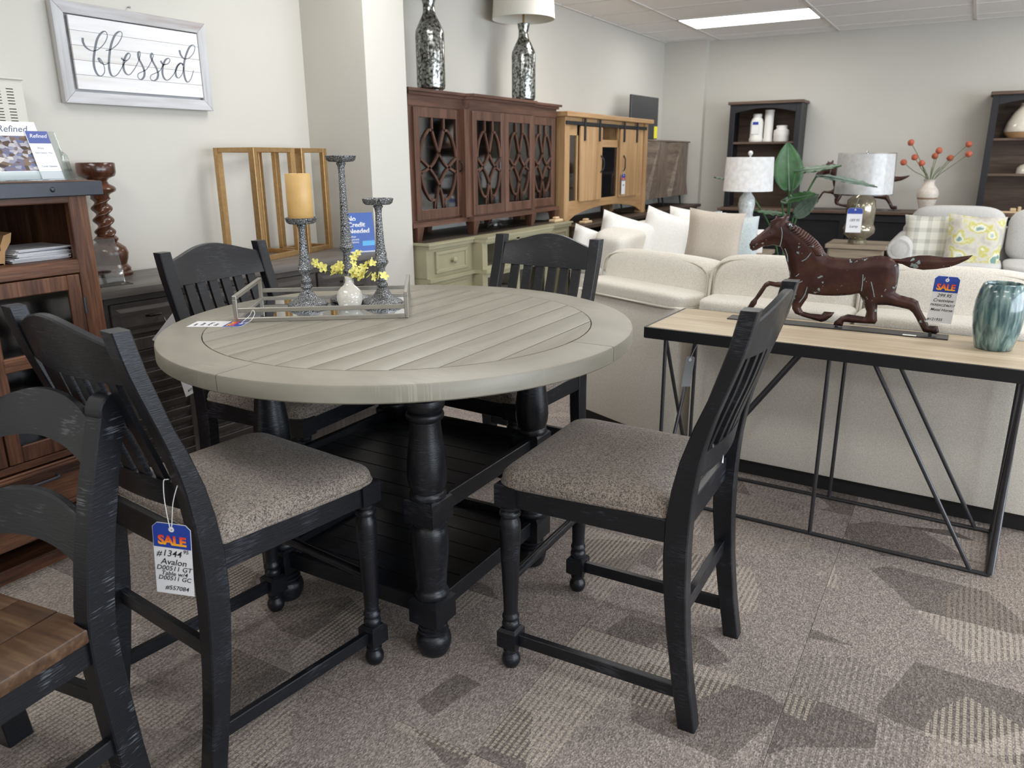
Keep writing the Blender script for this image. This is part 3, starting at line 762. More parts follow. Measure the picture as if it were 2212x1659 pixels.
sp = thing('flower_sprig', 'sprig of small yellow blossoms standing in the cream bud vase', 'flowers', pV)
rng = random.Random(4)
R3 = rotm(0, 0, -ang)
camR = Vector((0.863, 0.505, 0)); camB = Vector((-0.505, 0.863, 0))
blo = None
# stems run from the neck along the directions of the photograph's sprays (right axis, height)
sprays = [[(0, .09), (-.035, .118), (-.075, .128), (-.10, .150)], [(0, .09), (.010, .125), (.022, .155), (.030, .182)], [(0, .09), (.03, .118), (.06, .132), (.085, .150)], [(0, .09), (.04, .108), (.075, .110), (.112, .100)], [(0, .09), (.015, .115), (.04, .120), (.055, .105)], [(0, .09), (-.02, .12), (-.03, .14), (-.045, .128)]]
for si, s_ in enumerate(sprays):
    dep = (-0.02, 0.01, 0.02, -0.015, -0.035, 0.02)[si]
    pts = [camR * x + camB * (dep * i / 3) + Vector((0, 0, z)) for i, (x, z) in enumerate(s_)]
    cv = bez(pts, 5); MB().tube(cv, 0.0011, 5).build('stem', STEM, sp)
    for k in range(5, len(cv), 2 if si != 1 else 3):
        if blo is None:
            mb = MB()
            for q in range(5):
                a = 2 * PI * q / 5; d = Vector((math.cos(a), math.sin(a), 0)); e = Vector((-d.y, d.x, 0)); u = Vector((0, 0, 1))
                P = [Vector((0, 0, 0)), d * .006 + e * .0045 + u * .003, d * .012 + e * .0035 + u * .004, d * .0135 + u * .003, d * .012 - e * .0035 + u * .004, d * .006 - e * .0045 + u * .003]
                mid = d * .007 + u * .0012
                for i in range(6): mb.face([mid, P[i], P[(i + 1) % 6]])
            b0 = mb.build('blossom', PET, sp, smooth=80); blo = b0.data
        else:
            b0 = bpy.data.objects.new('blossom', blo); COL.objects.link(b0); b0.parent = sp
        b0.location = cv[k] + Vector((rng.uniform(-.006, .006), rng.uniform(-.006, .006), rng.uniform(-.004, .006)))
        b0.rotation_euler = (rng.uniform(0.4, 1.7), rng.uniform(-.6, .6), rng.uniform(-1.2, 1.6)); sc_ = rng.uniform(1.0, 1.5); b0.scale = (sc_, sc_, sc_)
# tag of the tray, lying on the table top
tg = sale_tag('white sale tag with blue end lying on the round table top', onZ(523, 700, TRZ + 0.0012), (PI / 2, 0, 0), [('19.95', -0.075, .014, 0.01, 'CENTER'), ('Tray set', -0.095, .013, 0, 'CENTER'), ('#1152', -0.118, .013, 0.004, 'CENTER'), ('metal', -0.137, .012, 0.01, 'CENTER')], h=0.155, string=None)
d_ = onZ(390, 700, TRZ) - onZ(523, 700, TRZ)
tg.rotation_euler = (-PI / 2, 0, math.atan2(d_.y, d_.x) + PI / 2)
for o in COL.objects:
    if o.parent == tg and o.name.startswith(('blue_band', 'sale_lettering', 'handwriting')): pass
MB().tube(bez([(0, -0.003, -0.004), (0.012, -0.010, 0.028), (-0.004, -0.030, 0.040), (-0.018, -0.040, 0.030), (-0.02, -0.022, 0.018), (-0.004, -0.004, -0.002)], 6), 0.0009, 5).build('string', STRING, tg)

# tag hanging on the left chair
sale_tag('sale tag on white string hanging from the back rail of the tagged black chair', onY(370, 1140, 0.915), (0.03, 0.09, 0.42),
         [('#', -0.066, .020, -0.032, 'CENTER'), ('1344', -0.064, .022, -0.003, 'CENTER'), ('95', -0.056, .013, 0.029, 'CENTER'), ('Avalon', -0.085, .021, 0.0, 'CENTER'), ('D00511 GT', -0.101, .0165, 0, 'CENTER'), ('Table w/4', -0.114, .015, 0, 'CENTER'), ('D00511 GC', -0.126, .015, 0, 'CENTER'), ('#557084', -0.150, .015, 0.004, 'CENTER')],
         w=0.086, h=0.165, string=[(-0.006, .013, .107), (-0.010, 0.010, .1075), (-0.012, 0.003, .105), (-0.010, -0.001, .06), (0, -0.002, -0.004), (0.008, -0.001, .06), (0.018, 0.003, .100), (0.019, 0.010, .1025), (0.015, 0.014, .1025)])

# ================================================================== CONSOLE TABLE WITH HORSE
MET = plain('dark_gunmetal', (72, 72, 75), 0.36, 0.7, var=0.08, vscale=30); MBLK = plain('matt_black_metal', (30, 30, 32), 0.45, 0.3)
OAK = wood('pale_oak', (160, 143, 118), (180, 164, 139), (195, 181, 157), 'X', 0.8, 0.5, 0.08)
ct = thing('console_table', 'narrow console table with pale oak top and thin metal rod legs', 'table', (-0.37, 3.035, 0), -0.035)
hl, hd_ = 0.668, 0.228; z1, z0 = 0.740, 0.697
MB().box(-hl + .006, hl - .006, -hd_ + .006, hd_ - .006, z0 + .01, z1 + .0015, 0.001).build('top_panel', OAK, ct)
fr = MB()
for s in (-1, 1):
    fr.box(-hl, hl, s * hd_ - .006, s * hd_ + .006, z0, z1); fr.box(s * hl - .006, s * hl + .006, -hd_, hd_, z0, z1)
fr.build('edge_frame', MBLK, ct, smooth=0)
lx, ly, rr = 0.598, 0.185, 0.0075
for s in (-1, 1):
    MB().tube([(-lx, s * ly, rr), (lx, s * ly, rr)], rr, 10).build('floor_rod', MET, ct)
    MB().tube([(s * lx, -ly, rr), (s * lx, ly, rr)], rr, 10).build('floor_rod', MET, ct)
    for q in (-1, 1): MB().tube([(s * lx, q * ly, rr), (s * lx, q * ly, z0 + .005)], rr, 10).build('leg_rod', MET, ct)
    MB().tube([(s * lx, -ly, z0), (s * lx, ly, rr)], rr, 10).build('brace_rod', MET, ct)
    MB().tube([(s * lx + .010, ly, z0), (s * lx + .010, -ly, rr)], rr, 10).build('brace_rod', MET, ct)
    MB().tube([(-0.09, s * ly, z0), (-0.56, s * ly, rr)], rr, 10).build('brace_rod', MET, ct)
    MB().tube([(0.015, s * ly, z0), (0.015, s * ly, rr)], rr, 10).build('brace_rod', MET, ct)
    MB().tube([(0.16, s * ly, z0), (0.545, s * ly, rr)], rr, 10).build('brace_rod', MET, ct)
def hx_(pts, Y, ox, oz):
    o = []
    for x, y in pts:
        P = onY(1580 + x / 3.5, 430 + y / 3.5, Y); o.append((P.x - ox, P.z - oz))
    return o
def horse_mat():
    mt, t, b = nt('horse_patina'); v = coords(t)
    n = N(t, 'ShaderNodeTexNoise', i_Scale=14.0, i_Detail=4.0); L(t, v, n.inputs[0])
    base = ramp(t, n.outputs[0], [(0.3, srgb((44, 23, 21))), (0.55, srgb((66, 37, 31))), (0.75, srgb((84, 55, 40)))])
    n2 = N(t, 'ShaderNodeTexNoise', i_Scale=70.0, i_Detail=3.0); L(t, v, n2.inputs[0])
    n3 = N(t, 'ShaderNodeTexNoise', i_Scale=22.0, i_Detail=1.0); L(t, v, n3.inputs[0])
    k = N(t, 'ShaderNodeMath', operation='MULTIPLY'); L(t, n2.outputs[0], k.inputs[0]); L(t, n3.outputs[0], k.inputs[1])
    f = ramp(t, k.outputs[0], [(0.395, (0, 0, 0, 1)), (0.405, (1, 1, 1, 1))])
    mx = N(t, 'ShaderNodeMix', data_type='RGBA'); L(t, f, mx.inputs[0]); L(t, base, mx.inputs[6]); mx.inputs[7].default_value = srgb((140, 158, 160))
    L(t, mx.outputs[2], b.inputs['Base Color']); b.inputs['Roughness'].default_value = 0.38; b.inputs['Metallic'].default_value = 0.25
    bump(t, b, n2.outputs[0], 0.12, 0.003); return mt
HM = horse_mat(); PATV = plain('verdigris_line', (128, 146, 148), 0.7, var=0.2, vscale=90)
HOX, HOY, HOZ = -0.40, 3.165, 0.7415
body = [(135, 345), (150, 315), (200, 275), (260, 225), (290, 200), (300, 170), (330, 150), (338, 112), (362, 140), (390, 135), (425, 98), (437, 135), (425, 168), (470, 185), (540, 230), (600, 275), (650, 318), (688, 365), (708, 405), (740, 430), (790, 445), (850, 452), (950, 450), (1050, 434), (1130, 426), (1200, 440), (1245, 462), (1266, 500), (1270, 560), (1257, 640), (1240, 705), (1280, 727), (1380, 752), (1412, 772), (1430, 830), (1450, 870), (1480, 920), (1492, 955), (1560, 960), (1570, 1005), (1545, 1022), (1450, 1005), (1425, 960), (1395, 900), (1370, 860), (1340, 835), (1250, 815), (1180, 802), (1105, 802), (1100, 850), (1102, 920), (1085, 945), (1030, 942), (940, 936), (850, 930), (838, 962), (770, 952), (778, 928), (830, 885), (880, 870), (960, 882), (1010, 890), (1020, 850), (1000, 790), (980, 740), (965, 712), (900, 725), (800, 732), (700, 730), (620, 722), (582, 715), (575, 745), (545, 790), (525, 820), (540, 850), (600, 865), (680, 872), (702, 850), (780, 856), (755, 890), (715, 920), (680, 930), (610, 910), (530, 886), (480, 866), (458, 830), (455, 780), (462, 740), (440, 700), (390, 672), (330, 664), (290, 655), (265, 668), (230, 722), (196, 766), (190, 792), (165, 822), (130, 832), (112, 822), (128, 806), (145, 776), (180, 740), (212, 690), (250, 636), (282, 618), (335, 628), (400, 620), (440, 590), (436, 550), (425, 500), (405, 430), (375, 366), (345, 354), (310, 350), (230, 362), (190, 385), (160, 392), (140, 376)]
hb = hx_(body, HOY, HOX, HOZ)
hs = thing('horse_statue', 'running brown metal horse statue with worn patina on the console table', 'statue', (HOX, HOY, HOZ))
ho = MB().inflate(hb, 0.021, 0.007, 0.036).build('body', HM, hs, smooth=70)
tail = hx_([(1215, 450), (1280, 452), (1330, 441), (1420, 426), (1500, 426), (1600, 440), (1680, 441), (1750, 433), (1826, 424), (1790, 456), (1720, 490), (1650, 515), (1550, 530), (1450, 536), (1350, 520), (1290, 492), (1225, 478)], HOY, HOX, HOZ)
MB().inflate(tail, 0.012, 0.008, 0.02).build('tail', HM, hs, smooth=70)
# mane: overlapping locks along the crest of the neck, on both faces
mn = hx_([(440, 175), (500, 210), (560, 250), (610, 290), (650, 330), (680, 375), (700, 410)], HOY, HOX, HOZ)
mn2 = hx_([(425, 215), (470, 262), (520, 310), (560, 345), (590, 375), (615, 400), (630, 420)], HOY, HOX, HOZ)
cvA = bez([(a, b_, 0) for a, b_ in mn], 3); cvB = bez([(a, b_, 0) for a, b_ in mn2], 3)
mm_ = MB()
for a, b_ in zip(cvA, cvB):
    for s in (-1, 1):
        m_ = (a + b_) / 2
        mm_.tube([(a.x, s * .004, a.y), (m_.x + .003, s * .0205, m_.y), (b_.x + (a.x - b_.x) * .25, s * .0215, b_.y + (a.y - b_.y) * .25)], [.0055, .0062, .003], 6)
mm_.build('mane', HM, hs, smooth=60)
fq = hx_([(300, 195), (340, 170), (385, 160)], HOY, HOX, HOZ); mm_ = MB()
for k in range(4):
    mm_.tube([(fq[2][0], -.004, fq[2][1] - .004 * k + .004), (fq[1][0], -.010, fq[1][1] - .006 * k + .008), (fq[0][0], -.012, fq[0][1] - .008 * k + .012)], [.005, .0055, .003], 6)
mm_.build('forelock', HM, hs, smooth=60)
ee = hx_([(305, 250)], HOY, HOX, HOZ)[0]
MB().lathe([(0.0, -.003), (.0035, -.0025), (.005, 0), (.0035, .0025), (0, .003)], (ee[0], -0.017, ee[1]), 12, 'Y', cap=False).build('eye', HM, hs, smooth=60)
for seg_ in ([(385, 210), (392, 250), (388, 300), (375, 355)], [(412, 370), (430, 420), (435, 470)], [(540, 465), (575, 445), (610, 400)], [(1000, 565), (996, 630), (988, 690)], [(1060, 620), (1075, 680), (1085, 735)], [(1268, 500), (1268, 570), (1256, 650)], [(580, 660), (560, 720), (520, 775)], [(495, 580), (520, 560)], [(500, 635), (545, 615)]):
    ps = hx_(seg_, HOY, HOX, HOZ); MB().tube(bez([(a, -0.0205, b_) for a, b_ in ps], 4), 0.0016, 5).build('verdigris_seam', PATV, hs)
gp = MB().box(-0.405, 0.393, -0.042, 0.042, 0, 0.005, 0.0015); gp.build('base_plate', MET, hs)
dd = hx_([(836, 960), (1560, 1020)], HOY, HOX, HOZ)
for q, (a, b_) in enumerate(dd): MB().tube([(a - .02 if q == 0 else a - .025, 0, .004), (a - .02 if q == 0 else a - .025, 0, max(b_, 0.006) + .012)], 0.006, 8).build('fixing_pin', MET, hs)
PAPER = plain('white_paper', (228, 228, 226), 0.8)
MB().box(0.245, 0.290, -0.046, -0.030, 0.005, 0.0062).build('paper_label', PAPER, hs, smooth=0)
tp = onY(1580 + 1635 / 3.5, 430 + 605 / 3.5, 3.140)
sale_tag('sale tag tied by white string to the tail of the metal horse', tp, (0, 0.05, 0.20), [('299.95', -0.060, .017, 0, 'CENTER'), ('Crestview', -0.078, .016, 0, 'CENTER'), ('PKREACZ46317', -0.095, .0115, 0, 'CENTER'), ('Metal Horse', -0.112, .014, 0, 'CENTER'), ('#121935', -0.148, .014, -.016, 'CENTER')],
         w=0.082, h=0.160, string=[(0.004, 0.030, .046), (0.004, 0.012, .040), (0.003, -0.001, .02), (0, -0.0012, -.004)])
gv = thing('ceramic_vase', 'barrel-shaped green glazed ceramic vase on the console table', 'vase', (0.131, 3.066, 0.7415))
def streak():
    mt, t, b = nt('teal_streak_glaze'); v = coords(t, (34, 34, 4))
    n = N(t, 'ShaderNodeTexNoise', i_Scale=1.6, i_Detail=5.0, i_Distortion=0.5); L(t, v, n.inputs[0])
    L(t, ramp(t, n.outputs[0], [(0.30, srgb((34, 54, 58))), (0.45, srgb((70, 98, 100))), (0.58, srgb((118, 142, 138))), (0.72, srgb((150, 166, 158)))]), b.inputs['Base Color'])
    b.inputs['Roughness'].default_value = 0.16; b.inputs['Coat Weight'].default_value = 0.5; bump(t, b, n.outputs[0], 0.25, 0.004); return mt
MB().lathe([(0.050, 0), (0.057, 0.003), (0.064, 0.03), (0.073, 0.075), (0.0775, 0.12), (0.075, 0.165), (0.068, 0.20), (0.060, 0.222), (0.056, 0.226), (0.053, 0.222), (0.058, 0.20), (0.06, 0.1)], seg=40).build('body', streak(), gv, smooth=60)
# grey paper tag on the console's left rods
gt = sale_tag('grey paper tag tied to the left rods of the metal-leg console table', (-0.925, 3.05, 0.575), (0, 0.12, 0.9), [], w=0.045, h=0.12, card=plain('grey_card', (128, 128, 128), 0.6), string=[(0.0, 0.0, -.004), (.01, 0, .03), (.022, .002, .055), (.030, .004, .075)], sale=False, blue=False)

# ================================================================== LEFT WALL: SIGN, PANEL BOX
def whitewash(name, a, b_, c, along):
    return wood(name, a, b_, c, along, 0.7, 0.7, 0.2)
sg = thing('framed_sign', 'blessed script sign in a whitewashed wooden frame on the wall', 'wall sign', (XW, 2.30, 1.80))
y0, y1, z0, z1 = -0.362, 0.360, -0.193, 0.192; fw = 0.046
FW_Y = whitewash('grey_whitewash_y', (160, 150, 146), (188, 187, 188), (208, 209, 212), 'Y')
FW_Z = whitewash('grey_whitewash_z', (158, 150, 146), (186, 186, 187), (206, 208, 210), 'Z')
def frame_side(poly, mat):   # mitred moulding, poly in (y,z)
    MB().prism(poly, 0.010, 0.040, 'YZ', bev=0.003).build('frame_side', mat, sg)
frame_side([(y0, z1), (y1, z1), (y1 - fw, z1 - fw), (y0 + fw, z1 - fw)], FW_Y)
frame_side([(y0, z0), (y0 + fw, z0 + fw), (y1 - fw, z0 + fw), (y1, z0)], FW_Y)
frame_side([(y0, z0), (y0, z1), (y0 + fw, z1 - fw), (y0 + fw, z0 + fw)], FW_Z)
frame_side([(y1, z0), (y1 - fw, z0 + fw), (y1 - fw, z1 - fw), (y1, z1)], FW_Z)
MB().box(0.002, 0.012, y0 + .01, y1 - .01, z0 + .01, z1 - .01).build('backing', FW_Y, sg, smooth=0)
WP = whitewash('white_plank_panel', (214, 211, 206), (228, 227, 228), (236, 237, 240), 'Y')
pz = [z0 + fw + .010 + (z1 - z0 - 2 * fw - .014) * k / 5 for k in range(6)]
for k in range(5):
    MB().box(0.026, 0.036, y0 + fw + .018, y1 - fw - .002, pz[k] + .0005, pz[k + 1] - .0005, 0.0008).build('plank', WP, sg)
INKG = plain('grey_script_paint', (112, 116, 124), 0.7, var=0.1, vscale=70)
strokes = [
 [(565, 258), (568, 290), (590, 325), (630, 347), (670, 338), (710, 300), (733, 250), (722, 216), (695, 222), (665, 265), (648, 340), (640, 410), (646, 465), (666, 508), (692, 518), (712, 498), (714, 465), (700, 425), (682, 398), (674, 402), (690, 428), (718, 440), (745, 428)],
 [(722, 344), (755, 338), (800, 305), (830, 255), (832, 222), (810, 217), (782, 245), (758, 310), (746, 390), (745, 455), (756, 505), (776, 521), (802, 508), (828, 470), (850, 428), (880, 402), (890, 376), (878, 362), (858, 385), (844, 430), (846, 475), (864, 505), (886, 509), (912, 480), (938, 435), (956, 385), (956, 354), (944, 362), (948, 400), (970, 442), (986, 485), (984, 522), (964, 543), (944, 530), (944, 505), (970, 490), (1002, 472), (1028, 430), (1046, 385), (1040, 363), (1030, 385), (1046, 425), (1068, 465), (1080, 505), (1072, 538), (1048, 551), (1028, 538), (1032, 514), (1060, 500), (1090, 485), (1116, 445), (1146, 435), (1161, 412), (1150, 398), (1128, 412), (1112, 455), (1110, 505), (1126, 540), (1150, 545), (1180, 515), (1200, 480), (1215, 448), (1238, 432), (1250, 445), (1235, 430), (1212, 450), (1199, 490), (1206, 525), (1226, 530), (1246, 500), (1256, 455)],
 [(1225, 342), (1236, 378), (1262, 402), (1295, 393), (1322, 360), (1331, 322), (1314, 307), (1290, 328), (1266, 390), (1255, 450), (1258, 510), (1270, 550), (1286, 560), (1305, 535), (1322, 482)],
 [(828, 395), (846, 412), (868, 410)], [(1097, 415), (1112, 438), (1132, 440)]]
lm_ = MB()
for s_ in strokes:
    ps = [onX(x / 3.16, y / 3.16, XW + 0.0368) for x, y in s_]
    cv = bez([(p.y - 2.30, p.z - 1.80, 0) for p in ps], 5); prev = None
    for i, q in enumerate(cv):
        d = (cv[min(i + 1, len(cv) - 1)] - cv[max(i - 1, 0)]).normalized()
        w = 0.0017 + 0.0033 * max(0.0, -d.y) ** 1.2     # thick on the down-strokes, as a brush script
        n = Vector((-d.y, d.x, 0)) * w
        cur = [lm_.bm.verts.new((0.0366, (q + n).x, (q + n).y)), lm_.bm.verts.new((0.0366, (q - n).x, (q - n).y))]
        if prev: lm_.bm.faces.new((prev[0], prev[1], cur[1], cur[0]))
        prev = cur
lo_ = lm_.build('script_lettering', INKG, sg, smooth=0)
sd = lo_.modifiers.new('thick', 'SOLIDIFY'); sd.thickness = 0.0006
nl = thing('hanging_nail', 'small steel nail in the wall above the blessed sign', 'nail', (XW, 2.30, 2.012))
MB().lathe([(0.0015, -0.005), (0.0015, 0.012), (0.005, 0.012), (0.005, 0.014), (0.0, 0.0145)], (0, 0, 0), 10, 'X', cap=False).build('shank', plain('nail_steel', (120, 118, 114), 0.4, 0.8), nl)
BOXM = plain('beige_enamel', (204, 201, 190), 0.5)
wb = thing('wall_panel_box', 'beige vented metal panel box on the wall behind the brochures', 'wall box', (XW, 1.50, 1.45))
SLOTS = [(gy_ - .013, gy_ + .013, 0.190 - gz * 0.0105 - (0.008 if gz >= 6 else 0)) for gy_ in (0.150, 0.196) for gz in range(12)]
hm = MB().box(0.0, 0.0025, -0.24, 0.245, -0.10, 0.225).box(0.0025, 0.0935, -0.24, -0.2375, -0.10, 0.225).box(0.0025, 0.0935, 0.2425, 0.245, -0.10, 0.225).box(0.0025, 0.0935, -0.2375, 0.2425, -0.10, -0.0975).box(0.0025, 0.0935, -0.2375, 0.2425, 0.2225, 0.225)
ycs = sorted({-0.24, 0.245} | {round(q, 5) for a, b_, _ in SLOTS for q in (a, b_)}); zcs = sorted({-0.10, 0.225} | {round(z + q, 5) for _, _, z in SLOTS for q in (-.0016, .0016)})
for ya, yb in zip(ycs, ycs[1:]):          # pierced front plate: every cell but the open slots
    for za, zb in zip(zcs, zcs[1:]):
        if not any(a < (ya + yb) / 2 < b_ and abs((za + zb) / 2 - z) < .0016 for a, b_, z in SLOTS): hm.box(0.0935, 0.095, ya, yb, za, zb)
hm.build('housing', BOXM, wb, smooth=0)
MB().box(0.0, 0.103, -0.24, 0.250, 0.223, 0.231, 0.002).build('lid', BOXM, wb)

# ================================================================== RUSTIC CABINET (far left)
RWZ = wood('rustic_brown_z', (48, 29, 20), (86, 54, 37), (120, 81, 56), 'Z', 1.6, 0.5, 0.5)
RWY = wood('rustic_brown_y', (50, 31, 21), (90, 57, 39), (124, 84, 58), 'Y', 1.6, 0.5, 0.5)
STEEL = plain('dark_strap_steel', (66, 68, 74), 0.42, 0.6, var=0.06, vscale=20); DGL = glass('seeded_glass', (176, 180, 184), 0.3, 0.08)
rc = thing('rustic_cabinet', 'brown rustic wood cabinet with black metal strapped top and glazed doors', 'cabinet', (-2.92, 1.08, 0))
FX = 0.30; YL, YR = -0.53, 0.52
MB().box(-0.31, FX + .012, YL - .02, YR + .035, 1.282, 1.318, 0.003).build('top', RWY, rc)
stp = MB().box(FX + .005, FX + .024, YL - .03, YR + .05, 1.268, 1.316, 0.003); stp.box(-0.31, FX + .01, YR + .034, YR + .048, 1.268, 1.316, 0.003)
so_ = stp.build('metal_strap', STEEL, rc)
for y in (0.395, -0.1, -0.45): MB().lathe([(0.009, 0), (0.0085, 0.004), (0.005, 0.008), (0.0, 0.009)], (FX + .022, y, 1.292), 14, 'X', cap=False).build('rivet', STEEL, so_)
for y in (YL, YR - .066): MB().box(FX - .03, FX, y, y + .066, 0.03, 1.285, 0.003).build('stile', RWZ, rc)
for y in (YL, YR - .03): MB().box(-0.30, FX - .03, y, y + .03, 0.03, 1.285, 0.002).build('side_panel', RWZ, rc)
MB().box(-0.305, -0.29, YL, YR, 0.03, 1.285).build('back_panel', RWZ, rc, smooth=0)
for z0_, z1_ in ((1.246, 1.284), (1.012, 1.058), (0.386, 0.412), (0.130, 0.205)): MB().box(FX - .028, FX - .001, YL + .06, YR - .06, z0_, z1_, 0.003).build('rail', RWY, rc)
MB().box(-0.29, FX - .02, YL + .03, YR - .03, 1.035, 1.0575).build('shelf', RWY, rc, smooth=0)
for z_ in (0.115, 0.392, 0.70): MB().box(-0.29, FX - .035, YL + .03, YR - .03, z_, z_ + .018).build('inner_shelf', RWY, rc, smooth=0)
MB().box(-0.28, FX - .04, YL + .03, YR - .03, 0.0, 0.05).build('plinth', RWY, rc, smooth=0)
for a, b_ in ((0.118, 0.452), (-0.225, 0.112)):
    dr = MB().box(FX - .022, FX, a, a + .045, 0.414, 1.008, 0.003)
    dr.box(FX - .022, FX, b_ - .045, b_, 0.414, 1.008, 0.003).box(FX - .022, FX, a + .045, b_ - .045, 0.958, 1.008, 0.003).box(FX - .022, FX, a + .045, b_ - .045, 0.414, 0.470, 0.003)
    do_ = dr.build('door', RWZ, rc)
    MB().box(FX - .018, FX + .006, a + .038, b_ - .038, 0.722, 0.768, 0.003).build('cross_rail', RWY, do_)
    MB().box(FX - .014, FX - .008, a + .04, b_ - .04, 0.465, 0.962).build('glass', DGL, do_, smooth=0)
    for z in (0.90, 0.50):
        MB().lathe([(0.005, -0.028), (0.005, 0.028)], (FX + .003, b_ + .001 if b_ > .4 else a - .001, z), 10).build('hinge', STEEL, do_)
dw = MB().box(FX - .02, FX + .002, YL + .07, YR - .07, 0.212, 0.380, 0.004).box(FX, FX + .008, YL + .085, YR - .085, 0.222, 0.232, 0.002).box(FX, FX + .008, YL + .085, YR - .085, 0.360, 0.370, 0.002).build('drawer', RWY, rc)
for yc in (0.183, -0.2):
    MB().tube(bez([(FX, yc - .073, .338), (FX + .022, yc - .070, .336), (FX + .026, yc - .05, .334), (FX + .026, yc + .05, .334), (FX + .022, yc + .070, .336), (FX, yc + .073, .338)], 4), 0.005, 8).build('pull_handle', STEEL, dw)
# things on and in the rustic cabinet
PAGE = plain('magazine_paper', (206, 206, 208), 0.5)
rg = random.Random(3)
for k in range(11):
    dy = rg.uniform(-.012, .012); o = MB().box(-0.10, 0.10, -0.095, 0.095, 0, 0.0038, 0.0012)
    mo = o.build('magazine', PAGE); mo.location = (-2.795 + rg.uniform(-.012, .012), 1.465 + dy, 1.0577 + k * 0.0039); mo.rotation_euler = (0, 0, rg.uniform(-.12, .12))
    tag(mo, 'thin white magazine in the stack on the open shelf of the rustic cabinet', 'magazine', 'magazines stacked in the rustic cabinet')
CARD = plain('corrugated_cardboard', (170, 134, 92), 0.85, var=0.1, vscale=25)
cb = thing('cardboard_box', 'torn open brown cardboard box on the shelf of the rustic cabinet', 'box', (-2.80, 1.255, 1.0577))
cbx = MB().box(-.10, .10, -.09, .08, 0, .004).box(-.10, .10, -.09, -.086, 0, .07).box(-.10, -.096, -.09, .08, 0, .07).box(.096, .10, -.09, .08, 0, .045)
cbx.build('tray', CARD, cb, smooth=0)
MB().prism([(.08, .0), (.082, .06), (.098, .092), (.124, .100), (.116, .070), (.094, .040), (.086, .0)], -0.10, 0.095, 'YZ').build('flap', CARD, cb, smooth=0)
MB().box(-.07, .085, -.08, .02, .004, .105, .004).build('packet', plain('dark_packet', (58, 52, 46), 0.5), cb)
ACR = glass('clear_acrylic', (246, 250, 250), 0.3)
bh = thing('brochure_holder', 'clear acrylic brochure holder on top of the rustic cabinet', 'brochure holder', (-2.72, 1.47, 1.3185))
MB().box(-.045, .02, -.17, .155, 0, .003).build('base', ACR, bh, smooth=0)
MB().prism([(.0, .003), (.003, .003), (-.060, .160), (-.063, .160)], -.17, .15, 'XZ').build('back_rest', ACR, bh, smooth=0)
MB().prism([(.015, .002), (.018, .002), (.010, .030), (.007, .030)], -.17, .15, 'XZ').build('front_lip', ACR, bh, smooth=0)
MB().prism([(.015, .003), (-.01, .080), (-.055, .105), (-.04, .003)], .150, .153, 'XZ').build('side_wing', ACR, bh, smooth=0)
def cover_mat():
    mt, t, b = nt('interior_photo_print'); v = coords(t, (1, 24, 40))
    n = N(t, 'ShaderNodeTexVoronoi', i_Scale=2.4); L(t, v, n.inputs[0])
    L(t, ramp(t, n.outputs['Color'], [(0.1, srgb((66, 54, 48))), (0.4, srgb((124, 104, 92))), (0.6, srgb((92, 104, 140))), (0.85, srgb((196, 190, 186)))]), b.inputs['Base Color'])
    b.inputs['Roughness'].default_value = 0.35; return mt
PHO = cover_mat(); BPR = plain('brochure_blue', (78, 92, 152), 0.4); GLOSS = plain('glossy_white_page', (232, 233, 236), 0.3)
tilt = math.atan2(0.063, 0.160)
mg = thing('catalog', 'white glossy catalog with a room photo in the brochure holder', 'catalog', (-2.711, 1.440, 1.3225)); mg.rotation_euler = (0, -tilt, 0)
MB().box(-.006, 0, -.11, .118, 0, .200, 0.001).build('pages', GLOSS, mg)
MB().box(0.0001, .0006, -.105, .095, .030, .150).build('cover_photo', PHO, mg, smooth=0)
text('title_lettering', 'Refined', plain('title_grey', (96, 100, 116), 0.5), mg, (.0007, .035, .173), .032, (PI / 2, 0, PI / 2), shear=0.35)
bc = thing('price_leaflet', 'white leaflet with blue heading in front of the catalog', 'leaflet', (-2.703, 1.557, 1.3225)); bc.rotation_euler = (0, -tilt, 0)
MB().box(-.004, 0, -.047, .028, 0, .168, 0.001).build('card', GLOSS, bc)
MB().box(.0001, .0006, -.046, .027, .125, .1675).build('blue_heading', BPR, bc, smooth=0)
text('heading_lettering', 'Refined', plain('heading_white', (236, 236, 240), 0.5), bc, (.0009, -.010, .150), .019, (PI / 2, 0, PI / 2), shear=0.35)
GTXT = plain('small_print', (120, 122, 132), 0.6)
text('print', 'Price', GTXT, bc, (.0004, -.015, .108), .010, (PI / 2, 0, PI / 2)); text('print', 'Fabric Options   Price', GTXT, bc, (.0004, -.010, .092), .0065, (PI / 2, 0, PI / 2)); text('print', 'Cover Options', GTXT, bc, (.0004, -.008, .045), .0085, (PI / 2, 0, PI / 2))

# ================================================================== LOUVRED SIDEBOARD
CRY = wood('charcoal_brown_y', (46, 42, 40), (66, 61, 58), (88, 82, 78), 'Y', 1.0, 0.5, 0.25)
CRZ = wood('charcoal_brown_z', (46, 42, 40), (66, 61, 58), (88, 82, 78), 'Z', 1.0, 0.5, 0.25)
CRT = wood('charcoal_top', (78, 73, 69), (96, 91, 87), (114, 109, 104), 'Y', 0.8, 0.42, 0.15)
cr = thing('sideboard', 'charcoal sideboard with raised panel drawers over louvred doors', 'sideboard', (-2.97, 2.43, 0), -0.075)
fx = 0.232
MB().prism([(-.208, -.775), (fx - .03, -.775), (fx + .02, -.725), (fx + .02, .815), (-.208, .815)], 0.878, 0.908, 'XY', bev=0.003).build('top', CRT, cr)
MB().prism([(-.205, -.755), (fx - .04, -.755), (fx + .005, -.710), (fx + .005, .80), (-.205, .80)], 0.855, 0.878, 'XY').build('top_moulding', CRY, cr)
MB().prism([(-.20, -.745), (fx - .045, -.745), (fx - .010, -.705), (fx - .010, .79), (-.20, .79)], 0.06, 0.856, 'XY').build('carcass', CRZ, cr)
